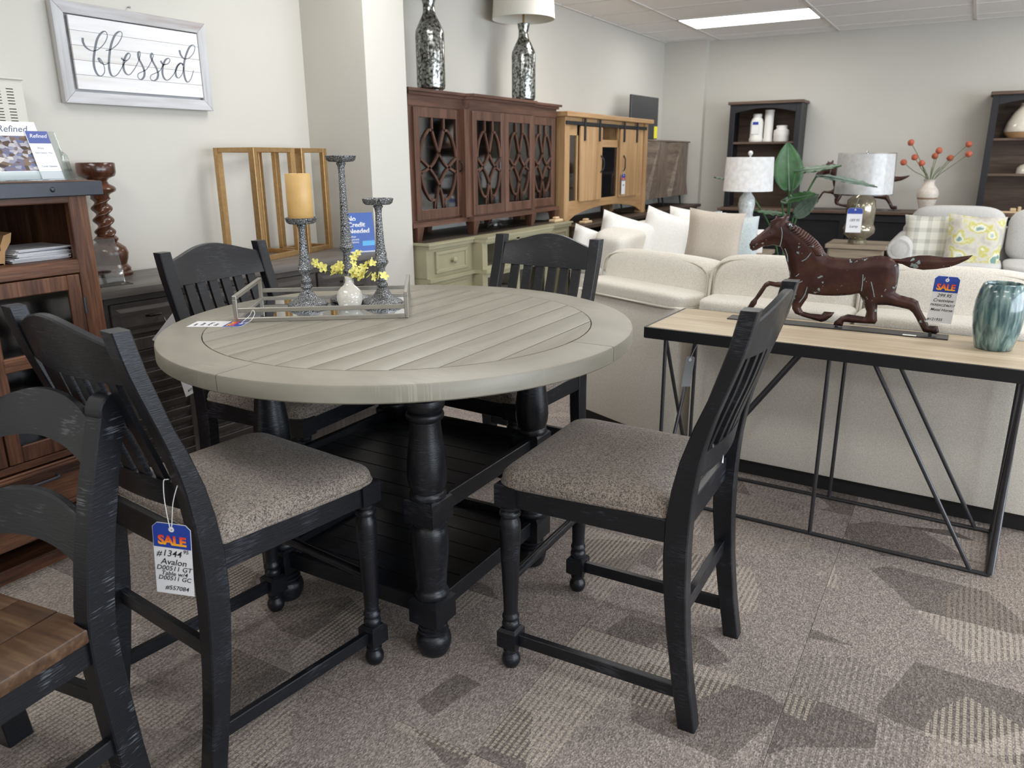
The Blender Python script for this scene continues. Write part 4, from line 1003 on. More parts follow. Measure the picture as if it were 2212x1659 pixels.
MB().box(-.19, fx - .02, -.73, .72, 0, .06).build('plinth', CRZ, cr, smooth=0)
cols = [(-.690, -.360), (-.345, -.015), (0.0, .330), (.345, .675)]
KN = plain('dark_bronze_knob', (46, 44, 42), 0.35, 0.7)
for a, b_ in cols:
    d = MB().box(fx - .012, fx + .004, a, b_, .722, .850, .003)
    d.loft([[(fx + .004, a + .02, .742), (fx + .004, b_ - .02, .742), (fx + .004, b_ - .02, .830), (fx + .004, a + .02, .830)], [(fx + .012, a + .035, .757), (fx + .012, b_ - .035, .757), (fx + .012, b_ - .035, .815), (fx + .012, a + .035, .815)]])
    do_ = d.build('drawer', CRY, cr, smooth=20)
    yc = (a + b_) / 2
    MB().tube(bez([(fx + .010, yc - .030, .790), (fx + .026, yc - .022, .792), (fx + .030, yc, .793), (fx + .026, yc + .022, .792), (fx + .010, yc + .030, .790)], 4), [.004] * 4 + [.006] * 9 + [.004] * 4, 8).build('pull', KN, do_)
    dd_ = MB().box(fx - .012, fx + .004, a, a + .05, .09, .705, .003).box(fx - .012, fx + .004, b_ - .05, b_, .09, .705, .003).box(fx - .012, fx + .004, a + .05, b_ - .05, .655, .705, .003).box(fx - .012, fx + .004, a + .05, b_ - .05, .09, .145, .003)
    do_ = dd_.build('door', CRZ, cr)
    nlv = 11
    for k in range(nlv):
        z = .150 + k * .046
        MB().bar((fx - .008, a + .048, z + .02), (fx - .008, b_ - .048, z + .02), .006, .050, up=(0.45, 0, 1), bev=.001).build('louvre', CRY, do_)
for lab, s_, w, h, rot, col in (('white price tag hanging low on the louvred sideboard', (-2.70, 1.945, 0.600), .075, .155, (0, -.20, PI / 2), 0), ('pale grey card tag hanging from a drawer pull of the louvred sideboard', (-2.672, 1.94, 0.772), .085, .13, (0.2, .75, PI / 2), 1)):
    sale_tag(lab, s_, rot, [('Sideboard', -.085, .012, 0, 'CENTER'), ('#15116', -.135, .014, 0, 'CENTER')] if not col else [], w, h, [(0, 0, -.004), (.004, 0, .02), (-.004, 0.004, .045)] if col else [(0, 0, -.004), (.004, 0.004, .06), (-.01, 0.012, .188)], sale=False, blue=False)

# turned wood candlestick
MAH = wood('polished_mahogany', (46, 24, 15), (74, 41, 26), (102, 62, 42), 'Z', 1.0, 0.2, 0.05, spec=0.6)
tw = thing('turned_candlestick', 'tall turned mahogany candlestick with a barley-twist stem', 'candlestick', (-3.155, 1.985, 0.908))
MB().lathe([(.084, 0), (.086, .012), (.078, .020), (.080, .030), (.072, .040), (.066, .048), (.074, .070), (.078, .095), (.070, .118), (.050, .134), (.040, .142), (.046, .148), (.048, .156), (.040, .164), (.034, .170)], seg=40).build('base', MAH, tw, smooth=50)
rings = []; nz = 60; seg = 24
mbt = MB()
for i in range(nz + 1):
    z = .168 + .155 * i / nz; ph = 2 * PI * 1.6 * i / nz; ring = []
    for k in range(seg):
        a = 2 * PI * k / seg; ex, ey = .042 * math.cos(a), .025 * math.sin(a); ring.append((ex * math.cos(ph) - ey * math.sin(ph), ex * math.sin(ph) + ey * math.cos(ph), z))
    rings.append(ring)
mbt.loft(rings).build('twist_stem', MAH, tw, smooth=70)
MB().lathe([(.030, .318), (.036, .324), (.036, .334), (.042, .340), (.062, .350), (.066, .360), (.060, .370), (.042, .380), (.036, .392), (.044, .402), (.068, .412), (.074, .428), (.074, .462), (.070, .466), (.066, .462), (.066, .452), (.0, .450)], seg=40, cap=False).build('cup', MAH, tw, smooth=50)
ah = thing('acrylic_stand', 'empty clear acrylic sign stand beside the turned candlestick', 'sign stand', (-2.93, 1.83, 0.908), -0.2)
pr = [(0.07, 0.0), (0.0, 0.0)] + [(-.002 - .05 * (i / 8), .17 * (i / 8) ** 0.8) for i in range(1, 9)]
rings = [[(x, -.06, z + .003), (x, .06, z + .003), (x - .003, .06, z), (x - .003, -.06, z)] for x, z in pr]
MB().loft(rings).build('sheet', ACR, ah, smooth=30)
ed = MB()
for s in (-.06, .06): ed.tube([(x, s, z + .002) for x, z in pr], .0022, 6)
ed.build('bright_edge', ACR, ah)
# gold open frames
GOLD = plain('antique_gold_leaf', (180, 146, 100), 0.33, 0.75, var=0.12, vscale=50)
def gold_frame(label, c, zt):
    o = thing('display_frame', label, 'display stand', (c[0][0], c[0][1], 0.908), 0, 'gold open display frames')
    P = [Vector((x - c[0][0], y - c[0][1], 0)) for x, y in c]; w = .024; H = zt - .908
    mb = MB()
    for i in range(4):
        a, b_ = P[i], P[(i + 1) % 4]
        mb2 = MB().bar(a + Vector((0, 0, .012)), b_ + Vector((0, 0, .012)), .022, .024, bev=.0015); mb2.build('bottom_bar', GOLD, o)
        MB().bar(a + Vector((0, 0, H - .011)), b_ + Vector((0, 0, H - .011)), .022, .022, bev=.0015).build('top_bar', GOLD, o)
        d = (P[(i + 1) % 4] - a).normalized()
        MB().bar(a, a + Vector((0, 0, H)), .032, .026, up=d, bev=.0015).build('post', GOLD, o)
    return o
gold_frame('larger antique gold open display frame on the louvred sideboard', [(-3.150, 2.605), (-2.923, 2.615), (-2.985, 2.915), (-3.210, 2.905)], 1.437)
gold_frame('narrower antique gold open display frame next to the pillar', [(-3.150, 2.965), (-2.990, 2.985), (-3.035, 3.195), (-3.195, 3.175)], 1.437)
# blue leaflet in acrylic stand
ns = thing('counter_sign', 'blue no credit needed sign in an acrylic stand on the sideboard', 'sign', (-2.775, 3.165, 0.908), -0.55)
MB().box(-.03, .035, -.075, .075, 0, .003).build('foot', plain('white_foot', (226, 228, 230), 0.3), ns, smooth=0)
sb = MB().prism([(.0, .002), (.004, .002), (-.028, .200), (-.032, .200)], -.075, .075, 'XZ').build('panel', plain('sign_blue', (38, 82, 160), 0.3), ns, smooth=0)
WPR = plain('white_print', (235, 235, 235), 0.6)
al = math.atan2(.032, .198)
for body_, z, sz, y in (('No', .170, .036, -.066), ('Credit', .138, .036, -.066), ('Needed', .106, .036, -.066), ('Other', .078, .016, -.066), ('Payment', .064, .016, -.066), ('Options', .050, .016, -.066)):
    text('lettering', body_, WPR, ns, (.0046 - z * math.tan(al), y, z), sz, (PI / 2 , 0, PI / 2), offset=0.0009 if sz > .03 else 0.0, align='LEFT', extrude=0.0012)
MB().box(-.0045, -.0005, .005, .072, .012, .055).build('light_blue_patch', plain('light_blue_patch', (96, 176, 226), 0.4), ns, smooth=0)

# ================================================================== SAGE CONSOLE + FRETWORK CABINET
SAGE = plain('sage_paint', (156, 151, 122), 0.5, var=0.06, vscale=6); SAGED = plain('sage_top_brown', (66, 58, 48), 0.5)
GZ = 0.90
gc = thing('sage_console', 'sage green breakfront media console with a small drawer', 'console', (-2.95, 4.63, 0))
def bf(x_side, x_mid, e=0.0):   # breakfront plan outline, local
    return [(-.28, -.95 - e), (x_side, -.95 - e), (x_side, -.47), (x_mid, -.45), (x_mid, .47), (x_side, .49), (x_side, .95 + e), (-.28, .95 + e)]
MB().prism(bf(.245, .33, .012), GZ - .012, GZ, 'XY').build('top', SAGE, gc, smooth=0)
MB().prism([(-.27, -.93), (.20, -.93), (.20, .93), (-.27, .93)], GZ - .011, GZ + .0012, 'XY').build('top_inset', SAGED, gc, smooth=0)
MB().prism(bf(.235, .32), GZ - .034, GZ - .012, 'XY').build('cornice', SAGE, gc, smooth=0)
MB().prism(bf(.240, .32), .668, .692, 'XY').build('waist_moulding', SAGE, gc, smooth=0)
for nm, za, zb in (('upper_body', .69, GZ - .034), ('lower_body', .07, .668)):   # solid drawer ends, hollow centre with two open bays
    hb_ = MB().box(-.28, .215, -.95, -.46, za, zb).box(-.28, .215, .48, .95, za, zb).box(-.28, -.26, -.46, .48, za, zb)
    hb_.box(-.26, .295, -.46, -.40, za, zb).box(-.26, .295, .40, .48, za, zb).box(-.26, .295, -.02, .02, za, zb)
    hb_.box(.275, .295, -.40, .40, zb - .016 if za > .5 else zb - .033, zb).box(.275, .295, -.40, .40, za, za + (.02 if za > .5 else .05))
    if za < .5: hb_.box(-.26, .26, -.40, .40, .10, .12).box(-.26, .24, -.40, .40, .38, .40)
    hb_.build(nm, SAGE, gc, smooth=0)
MB().prism(bf(.23, .31), .0, .07, 'XY').build('plinth', SAGE, gc, smooth=0)
for yc in (-.70, .72):
    d = MB().box(.213, .224, yc - .17, yc + .17, .715, .845, .003)
    d.box(.222, .230, yc - .17, yc + .17, .715, .735, .002).box(.222, .230, yc - .17, yc + .17, .825, .845, .002).box(.222, .230, yc - .17, yc - .145, .735, .825, .002).box(.222, .230, yc + .145, yc + .17, .735, .825, .002)
    do_ = d.build('drawer', SAGE, gc)
    MB().lathe([(.008, 0), (.007, .012), (.016, .018), (.019, .026), (.014, .034), (0, .037)], (.224, yc, .780), 18, 'X', cap=False).build('knob', SAGE, do_)
    MB().box(.213, .222, yc - .17, yc + .17, .12, .64, .003).build('door', SAGE, gc)
CGL = glass('cabinet_glass', (206, 206, 206), 0.25, 0.04)
for a, b_ in ((-.40, -.02), (.02, .40)):
    MB().box(.284, .287, a, b_, .12, .635).build('glass_door', CGL, gc, smooth=0)

CHY = wood('cherry_brown_y', (62, 40, 31), (90, 61, 49), (112, 79, 65), 'Y', 1.0, 0.35, 0.1)
CHZ = wood('cherry_brown_z', (62, 40, 31), (88, 60, 48), (110, 78, 64), 'Z', 1.0, 0.35, 0.1)
fc = thing('fretwork_cabinet', 'reddish brown breakfront cabinet with curved fretwork glass doors', 'cabinet', (-3.0, 4.63, GZ))
def bfc(s, m_, e=0.0): return [(-.22, -.925 - e), (s, -.925 - e), (s, -.375), (m_, -.355), (m_, .475), (s, .495), (s, .925 + e), (-.22, .925 + e)]
ca = MB().box(-.22, -.205, -.925, .925, .115, .775)
for ya, yb, xe in ((-.925, -.905, .150), (.905, .925, .150), (-.410, -.330, .195), (.457, .510, .195)): ca.box(-.205, xe, ya, yb, .115, .775)
ca.box(.13, .150, -.905, -.882, .115, .775).box(.13, .150, .882, .905, .115, .775)
ca.prism(bfc(.148, .193), .115, .128, 'XY').prism(bfc(.148, .193), .762, .775, 'XY')
ca.build('carcass', CHZ, fc, smooth=0)
for z_ in (.34, .55): MB().prism([(-.205, -.905), (.12, -.905), (.12, -.41), (.16, -.41), (.16, .51), (.12, .51), (.12, .905), (-.205, .905)], z_, z_ + .014, 'XY').build('inner_shelf', CHY, fc, smooth=0)
MB().prism(bfc(.175, .22, .02), .085, .115, 'XY').build('base_moulding', CHY, fc, smooth=0)
MB().prism(bfc(.155, .20), .775, .835, 'XY').build('frieze', CHY, fc, smooth=0)
MB().prism(bfc(.172, .217, .012), .835, .852, 'XY').build('cornice', CHY, fc, smooth=0); MB().prism(bfc(.19, .235, .03), .852, .868, 'XY').build('top', CHY, fc, smooth=0)
for y in (-.89, -.33, .45, .89):
    for x in (.155 if abs(y) > .5 else .19, -.18):
        MB().loft([[(x - .020, y - .020, 0), (x + .020, y - .020, 0), (x + .020, y + .020, 0), (x - .020, y + .020, 0)], [(x - .034, y - .034, .088), (x + .034, y - .034, .088), (x + .034, y + .034, .088), (x - .034, y + .034, .088)]]).build('foot', CHZ, fc, smooth=0)
fret = [[(.34, 1), (.34, .87), (.25, .87)], [(.66, 1), (.66, .87), (.75, .87)],
        [(.25, .87), (.12, .78), (.04, .66), (.02, .58)], [(.75, .87), (.88, .78), (.96, .66), (.98, .58)],
        [(.34, .87), (.42, .74), (.52, .60), (.70, .48), (.98, .40)], [(.66, .87), (.58, .74), (.48, .60), (.30, .48), (.02, .40)],
        [(.02, .56), (.22, .47), (.42, .34), (.55, .18), (.62, .0)], [(.98, .56), (.78, .47), (.58, .34), (.45, .18), (.38, .0)],
        [(.02, .42), (.08, .26), (.20, .14), (.28, .10)], [(.98, .42), (.92, .26), (.80, .14), (.72, .10)], [(.28, .10), (.38, .10), (.38, .0)], [(.72, .10), (.62, .10), (.62, .0)]]
for a, b_, x in ((-.885, -.405, .152), (-.335, .060, .197), (.066, .462, .197), (.505, .885, .152)):
    z0_, z1_ = .125, .768; w = .048
    d = MB().box(x - .006, x + .012, a, a + w, z0_, z1_, .002).box(x - .006, x + .012, b_ - w, b_, z0_, z1_, .002).box(x - .006, x + .012, a + w, b_ - w, z1_ - .055, z1_, .002).box(x - .006, x + .012, a + w, b_ - w, z0_, z0_ + .06, .002)
    do_ = d.build('door', CHZ, fc)
    MB().box(x - .002, x + .0015, a + w - .003, b_ - w + .003, z0_ + .055, z1_ - .05).build('glass', CGL, do_, smooth=0)
    for k, f_ in enumerate(fret):
        pts = [(x + .006, a + w + (b_ - a - 2 * w) * u, z0_ + .06 + (z1_ - z0_ - .115) * v) for u, v in f_]
        cv = bez(pts, 6) if len(f_) > 3 else [Vector(p) for p in pts]
        mb = MB()
        for p_, q_ in zip(cv, cv[1:]): mb.bar(p_ - (q_ - p_) * .06, q_ + (q_ - p_) * .06, .014, .010, up=(1, 0, 0))
        mb.build('fret', CHZ, do_, smooth=0)
    if a < -.8: MB().tube(bez([(x + .012, b_ - .025, .40), (x + .03, b_ - .022, .415), (x + .032, b_ - .022, .45), (x + .012, b_ - .025, .468)], 4), .005, 8).build('handle', KN, do_)
P_ = onX(1088, 330, -2.80)
sale_tag('sale tag hanging on the fretwork glass doors of the brown cabinet', P_, (0, 0, PI / 2), [('1699.95', -.068, .016, 0, 'CENTER'), ('Cabinet', -.090, .015, 0, 'CENTER'), ('#15542', -.140, .015, 0, 'CENTER')], w=.095, h=.185, string=[(0, 0, -.004), (0, .006, .02), (-.012, .016, .035)])
WRAP = glass('plastic_wrap', (244, 244, 244), 0.12, 0.2, 0.25)
pw_ = thing('plastic_bag', 'crumpled clear plastic bag under the fretwork cabinet', 'bag', (-2.90, 4.76, GZ + .001))
mb = MB().rbox((0, 0, .028), (.05, .10, .028), 3.0, 8); 
for v in mb.bm.verts: v.co += Vector(noise.noise_vector(v.co * 30)) * .012; v.co.z = max(v.co.z, 0)
mb.build('film', WRAP, pw_, smooth=20)
# mercury-glass lamps on the cabinet
def merc():
    mt, t, b = nt('mercury_glass'); v = coords(t)
    n = N(t, 'ShaderNodeTexNoise', i_Scale=60.0, i_Detail=5.0); L(t, v, n.inputs[0])
    L(t, ramp(t, n.outputs[0], [(0.38, srgb((58, 58, 54))), (0.52, srgb((150, 152, 148))), (0.7, srgb((206, 208, 204)))]), b.inputs['Base Color'])
    b.inputs['Metallic'].default_value = 0.9; b.inputs['Roughness'].default_value = 0.16; bump(t, b, n.outputs[0], .12, .004); return mt
MERC = merc(); SHADE = plain('linen_shade', (232, 228, 216), 0.85, bumpy=0.1, bscale=200)
SHADE.node_tree.nodes['Principled BSDF'].inputs['Subsurface Weight'].default_value = 0.3
CRM = plain('chrome', (190, 190, 188), 0.12, 1.0)
def merc_lamp(label, px, X):
    P = onX(px[0], px[1], X); o = thing('table_lamp', label, 'lamp', (X, P.y, GZ + .868), 0, 'mercury glass lamps on the fretwork cabinet')
    MB().lathe([(.070, 0), (.070, .018), (.085, .030), (.088, .05), (.088, .335), (.084, .36), (.052, .425), (.040, .448), (.036, .47), (.036, .50), (.045, .545), (.043, .548), (.032, .53), (.030, .5)], seg=36).build('bottle_base', MERC, o, smooth=40)
    MB().lathe([(.008, .52), (.008, .66)], seg=10).build('stem', plain('brass_stem', (150, 128, 84), .35, .8), o)
    MB().lathe([(.225, .575), (.227, .575), (.210, .84), (.208, .84)], seg=48, cap=False).build('shade', SHADE, o, smooth=60)
    return o
merc_lamp('mercury glass bottle lamp near the pillar on the fretwork cabinet', (929, 100), -2.99)
merc_lamp('mercury glass bottle lamp with cream shade near the barn-door cabinet', (1131, 140), -2.99)

# ================================================================== BARN-DOOR CABINET
PIN_Z = wood('honey_pine_z', (152, 116, 78), (174, 138, 97), (190, 156, 116), 'Z', 0.8, 0.5, 0.12)
PIN_Y = wood('honey_pine_y', (152, 116, 78), (174, 138, 97), (190, 156, 116), 'Y', 0.8, 0.5, 0.12)
BZ = 0.857
WAL = wood('dark_walnut', (44, 34, 28), (66, 52, 42), (86, 70, 58), 'Y', 0.8, 0.5, 0.15)
wc = thing('walnut_console', 'dark walnut open console carrying the pine barn-door cabinet', 'console', (-2.96, 6.53, 0))
MB().box(-.27, .28, -.92, .95, BZ - .035, BZ, .004).build('top', WAL, wc)
for y in (-.90, 0.0, .90): MB().box(-.25, .25, y - .03, y + .03, .05, BZ - .035).build('upright', WAL, wc, smooth=0)
MB().box(-.26, -.25, -.9, .9, .05, BZ - .035).build('back_panel', WAL, wc, smooth=0)
for z in (.05, .45): MB().box(-.25, .25, -.9, .9, z, z + .03).build('shelf', WAL, wc, smooth=0)
MB().box(-.24, .24, -.9, .9, 0, .05).build('plinth', WAL, wc, smooth=0)
bc_ = thing('barn_door_cabinet', 'honey pine media cabinet with sliding barn doors on a black rail', 'cabinet', (-3.02, 6.53, BZ))
MB().box(-.21, .255, -.935, .945, .830, .868, .005).build('top', PIN_Y, bc_)
for y in (-.91, .80):
    for x in (.14, -.20): MB().box(x, x + .08, y, y + .085, 0, .832, .003).build('post', PIN_Z, bc_)
for y in (-.895, .86): MB().box(-.13, .15, y, y + .02, .10, .83).build('side_panel', PIN_Z, bc_, smooth=0)
bd = MB().box(-.19, -.175, -.84, .82, .155, .83).box(-.175, .187, -.84, .82, .155, .172).box(-.175, .187, -.84, .82, .815, .83)
for y in (-.84, -.645, -.205, .19, .645, .805): bd.box(-.175, .187, y, y + .015, .172, .815)
bd.box(-.175, .187, -.19, .19, .61, .625)
bd.build('body', PIN_Z, bc_, smooth=0)
MB().box(.188, .205, .645, .80, .185, .775).build('end_panel', PIN_Z, bc_, smooth=0)
MB().box(.185, .205, -.83, .80, .775, .830, .002).build('frieze', PIN_Y, bc_)
arch = [(-.83, .02), (-.83, .185), (.80, .185), (.80, .02)] + [(.80 - 1.63 * i / 12, .02 + .10 * math.sin(PI * i / 12) ** .6) for i in range(1, 12)]
MB().prism(arch, .185, .205, 'YZ').build('arched_apron', PIN_Y, bc_, smooth=0)
for a, b_ in ((-.825, -.645), (-.20, .20)):
    MB().box(.188, .196, a + .01, b_ - .01, .185, .61 if a > -.5 else .70).build('glass_panel', plain('black_fireplace_glass', (20, 20, 23), .08, spec=.6) if a > -.5 else CGL, bc_, smooth=0)
    for y in (a, b_ - .02): MB().box(.188, .205, y, y + .02, .185, .775).build('muntin', PIN_Z, bc_, smooth=0)
MB().box(.188, .205, -.83, -.645, .695, .775).build('side_rail', PIN_Y, bc_, smooth=0)
MB().box(.188, .205, -.19, .19, .61, .67).build('shelf_rail', PIN_Y, bc_, smooth=0)
BKM = plain('black_iron', (40, 40, 44), .5, .4)
rl = MB().box(.222, .230, -.905, .83, .772, .800, .001).build('sliding_rail', BKM, bc_)
for a, b_ in ((-.635, -.20), (.20, .65)):
    do_ = MB().box(.206, .213, a + .004, b_ - .004, .180, .763).build('barn_door', PIN_Z, bc_, smooth=0)
    for y in (a + .07, b_ - .07): MB().box(.224, .236, y - .012, y + .012, .655, .830, .002).build('strap', BKM, do_)
    yy = b_ - .03 if a < 0 else a + .08
    s_ = 1 if a < 0 else -1
    MB().tube(bez([(.224, yy, .40), (.245, yy + s_ * .012, .43), (.248, yy + s_ * .018, .47), (.245, yy + s_ * .012, .51), (.224, yy, .54)], 4), .006, 8).build('handle', BKM, do_)
    nb_ = 3
    for k in range(nb_): MB().box(.213, .224, a + (b_ - a) * k / nb_ + .0008, a + (b_ - a) * (k + 1) / nb_ - .0008, .175, .768, .0015).build('plank', PIN_Z, do_)
P_ = onX(1347, 378, -2.775)
sale_tag('sale tag hanging from a handle of the pine barn-door cabinet', P_, (0, 0, PI / 2), [('999', -.09, .02, 0, 'CENTER')], w=.085, h=.17, string=[(0, 0, -.004), (0, .002, .04), (0, .008, .06)])
PEG = plain('pale_wood', (206, 180, 142), .7)
for k, (x, y, z, lab) in enumerate(((-2.74, 5.90, BZ, 'small pale wooden block on the walnut console under the barn-door cabinet'), (-2.78, 5.44, GZ, 'small pale wooden block on the sage console by the fretwork cabinet foot'))):
    o = thing('wood_block', lab, 'wood block', (x, y, z + .0012)); MB().box(-.03, .03, -.07, .07, 0, .022, .006).box(-.018, .018, -.03, .03, .022, .04, .006).build('block', PEG, o)

# ================================================================== GEOMETRIC SIDEBOARD + TV
bz2 = 0.86
lc = thing('low_console', 'brown low console in the corner under the faceted sideboard', 'console', (-2.98, 8.27, 0))
MB().box(-.25, .27, -.72, .72, bz2 - .03, bz2, .004).build('top', WAL, lc); MB().box(-.23, .23, -.70, .70, .0, bz2 - .03).build('body', WAL, lc, smooth=0)
GEO = wood('grey_brown_geo', (84, 72, 62), (112, 98, 86), (136, 121, 107), 'Z', 1.2, 0.55, 0.2); GEO2 = wood('grey_brown_geo_diag', (84, 72, 62), (112, 98, 86), (136, 121, 107), 'Y', 1.2, 0.55, 0.2)
ge = thing('faceted_sideboard', 'grey brown sideboard with faceted triangle doors on thin black legs', 'sideboard', (-3.03, 8.27, bz2))
MB().box(-.19, .13, -.68, .70, .10, .68).build('carcass', GEO, ge, smooth=0)
MB().box(-.20, .15, -.70, .72, .675, .690, .002).build('top', GEO2, ge)
for y in (-.55, .0, .58):
    for x in (.10, -.16): MB().tube([(x, y, .10), (x + .01, y + .015, 0)], [.012, .007], 8).build('leg', BKM, ge)
ys = [-.68, -.33, 0.02, .36, .70]
for k in range(4):
    a, b_ = ys[k], ys[k + 1]; up_ = k % 2 == 0
    base = [(.13, a), (.13, b_)]
    ap_y = b_ if up_ else a; z0_, z1_ = .105, .672
    q0 = [(.132, a, z0_), (.132, b_, z0_), (.132, b_, z1_), (.132, a, z1_)]
    ridge0, ridge1 = ((.175, a + .06, z0_), (.175, b_ - .02, z1_)) if up_ else ((.175, b_ - .06, z0_), (.175, a + .02, z1_))
    mb = MB(); mb.face([q0[0], q0[3], ridge1, ridge0]); mb.face([q0[1], q0[2], ridge1, ridge0]); mb.face([q0[0], ridge0, q0[1]]); mb.face([q0[3], ridge1, q0[2]]); mb.face(list(reversed(q0)))
    mb.build('facet_door', GEO2 if up_ else GEO, ge, smooth=0)
tv = thing('television', 'dark grey flat television with a yellow sticker on the faceted sideboard', 'television', (-3.02, 7.86, bz2 + .690), -0.06)
MB().box(-.012, .012, -.33, .33, .012, .425, .004).build('panel', plain('tv_shell', (58, 58, 60), .35), tv)
MB().box(-.07, .07, -.12, .12, 0, .008, .003).box(-.012, .008, -.03, .03, .005, .06).build('foot', BKM, tv)
MB().box(.0121, .0126, .24, .322, .02, .14).build('yellow_sticker', plain('yellow_sticker', (222, 214, 60), .5), tv, smooth=0)

# ================================================================== BACK WALL: BLACK CONSOLE, HUTCHES
BKY = plain('black_lacquer', (26, 27, 33), .45, var=.1, vscale=10); BRT = wood('hutch_brown_top', (70, 54, 44), (94, 76, 64), (114, 96, 82), 'X', .8, .5, .1)
HB = wood('hutch_back_brown', (70, 54, 44), (94, 76, 64), (114, 96, 82), 'X', .8, .5, .1)
CZ = 0.845
bk = thing('media_console', 'long black media console with brown top along the back wall', 'console', (-.45, 8.88, 0))
MB().box(-1.97, 2.0, -.25, .225, CZ - .03, CZ, .004).build('top', BRT, bk)
MB().box(-1.94, 1.97, -.215, .215, .06, CZ - .03).build('carcass', BKY, bk, smooth=0); MB().box(-1.92, 1.95, -.20, .20, 0, .06).build('plinth', BKY, bk, smooth=0)
for k in range(6):
    a = -1.92 + k * .645
    d = MB().box(a, a + .06, -.235, -.215, .09, .80, .003).box(a + .57, a + .63, -.235, -.215, .09, .80, .003).box(a + .06, a + .57, -.235, -.215, .74, .80, .003).box(a + .06, a + .57, -.235, -.215, .09, .15, .003).build('door', BKY, bk)
    MB().lathe([(.012, 0), (.012, .012), (0, .016)], (a + .03, -.25, .45), 12, 'Y', cap=False).build('knob', KN, d)
def hutch(label, x0, x1):
    w = x1 - x0; h = thing('hutch', label, 'bookcase', ((x0 + x1) / 2, 8.96, CZ), 0, 'black hutches on the media console'); a = w / 2
    for s in (-1, 1): MB().box(s * a - .03 * (s > 0), s * a + .03 * (s < 0), -.14, .155, 0, 1.085).build('side_panel', BKY, h, smooth=0)
    MB().box(-a, a, .14, .155, 0, 1.085).build('back_panel', HB, h, smooth=0)
    for s in (-1, 1): MB().box(s * a - .055 * (s > 0), s * a + .055 * (s < 0), -.155, -.14, 0, 1.07, .002).build('face_stile', BKY, h)
    ar = [(-a + .055, 1.07), (a - .055, 1.07), (a - .055, .985)] + [(a - .055 - (w - .11) * i / 12, .985 + .045 * math.sin(PI * i / 12)) for i in range(1, 12)] + [(-a + .055, .985)]
    MB().prism(ar, -.155, -.14, 'XZ').build('arched_rail', BKY, h, smooth=0)
    MB().box(-a - .02, a + .02, -.18, .16, 1.07, 1.10, .004).build('crown', BRT, h)
    for z in (.345, .665): MB().box(-a + .03, a - .03, -.14, .14, z, z + .022, .002).build('shelf', BRT, h)
    return h
hutch('black hutch with a brown top beside the room corner, holding white bottles', -2.40, -1.66)
hutch('black hutch with a brown top holding the big cream vase', .035, .80)
WC = plain('matt_white_ceramic', (222, 220, 214), .55); SZ = CZ + .687
def bottle(name, label, x, prof, mat=WC, y=8.93, z=SZ, group=None):
    o = thing(name, label, name.split('_')[-1], (x, y, z + .0005), 0, group); MB().lathe(prof, seg=28).build('body', mat, o, smooth=45); return o
b1 = bottle('ceramic_bottle', 'white ceramic bottle with a paper label in the hutch by the corner', -2.13, [(.072, 0), (.075, .01), (.075, .035), (.068, .045), (.068, .20), (.058, .235), (.045, .25), (.047, .255), (.047, .285), (.04, .29)])
MB().box(-.038, .038, -.0705, -.0685, .08, .22).build('paper_label', PAPER, b1, smooth=0); MB().box(-.030, .030, -.0715, -.070, .175, .205).build('label_print', TAGB, b1, smooth=0)
bottle('cylinder_vase', 'tall slim white cylinder vase in the hutch by the corner', -2.005, [(.050, 0), (.052, .02), (.046, .03), (.046, .30), (.05, .325), (.042, .325)])
bottle('ceramic_jar', 'short ribbed white jar in the hutch by the corner', -1.865, [(.075, 0), (.082, .02), (.080, .06), (.084, .075), (.080, .09), (.082, .115), (.060, .125), (.055, .135), (.058, .16), (.05, .165)])
TWO = plain('cream_glaze', (214, 206, 192), .2, coat=.3)
v1 = bottle('cream_vase', 'large cream glazed vase with a tan foot in the hutch', .33, [(.165, .055), (.168, .07), (.150, .14), (.110, .22), (.07, .275), (.06, .295), (.065, .31), (.05, .31)], TWO, 8.93)
MB().lathe([(.13, 0), (.155, .03), (.165, .056)], seg=28).build('foot_band', plain('tan_clay', (176, 138, 100), .6), v1, smooth=45)
v2 = bottle('lidded_jar', 'small cream lidded jar on the lower shelf of the hutch with the big vase', .43, [(.115, 0), (.11, .05), (.085, .075), (.06, .085), (.03, .095), (.03, .115), (.0, .12)], TWO, 8.93, CZ + .367)
ob = thing('wood_ornament', 'small pale wooden ornament on the media console inside the hutch', 'ornament', (.34, 8.86, CZ + .0005)); MB().box(-.10, .06, -.03, .03, 0, .02, .006).box(-.02, .03, -.02, .02, .02, .05, .006).box(.04, .07, -.02, .02, .02, .065, .006).build('carving', PEG, ob)
# flower vase on console
fv = thing('flower_vase', 'cream stoneware vase with a brown band on the black media console', 'vase', (-.39, 8.80, CZ + .0005))
MB().lathe([(.055, 0), (.06, .02), (.088, .12), (.098, .17), (.088, .21), (.055, .255), (.046, .275), (.052, .305), (.058, .31), (.045, .31)], seg=32).build('body', plain('speckled_stoneware', (216, 206, 194), .5, var=.12, vscale=35), fv, smooth=50)
MB().lathe([(.0795, .095), (.0895, .125), (.0935, .15), (.0930, .15), (.079, .095)], seg=32, cap=False).build('brown_band', plain('brown_band', (150, 122, 98), .7), fv, smooth=50)
fo = thing('orange_flowers', 'orange ball flowers on green stems in the stoneware vase', 'flowers', (-.39, 8.80, CZ + .0005))
ORG = plain('orange_petal', (186, 96, 70), .7, var=.2, vscale=40); GRN = plain('stem_green', (104, 120, 74), .7)
fpx = [(1440, 500), (1835, 510), (1390, 635), (1465, 600), (1515, 640), (1605, 592), (1632, 555), (1708, 605), (1835, 578)]
ball = None
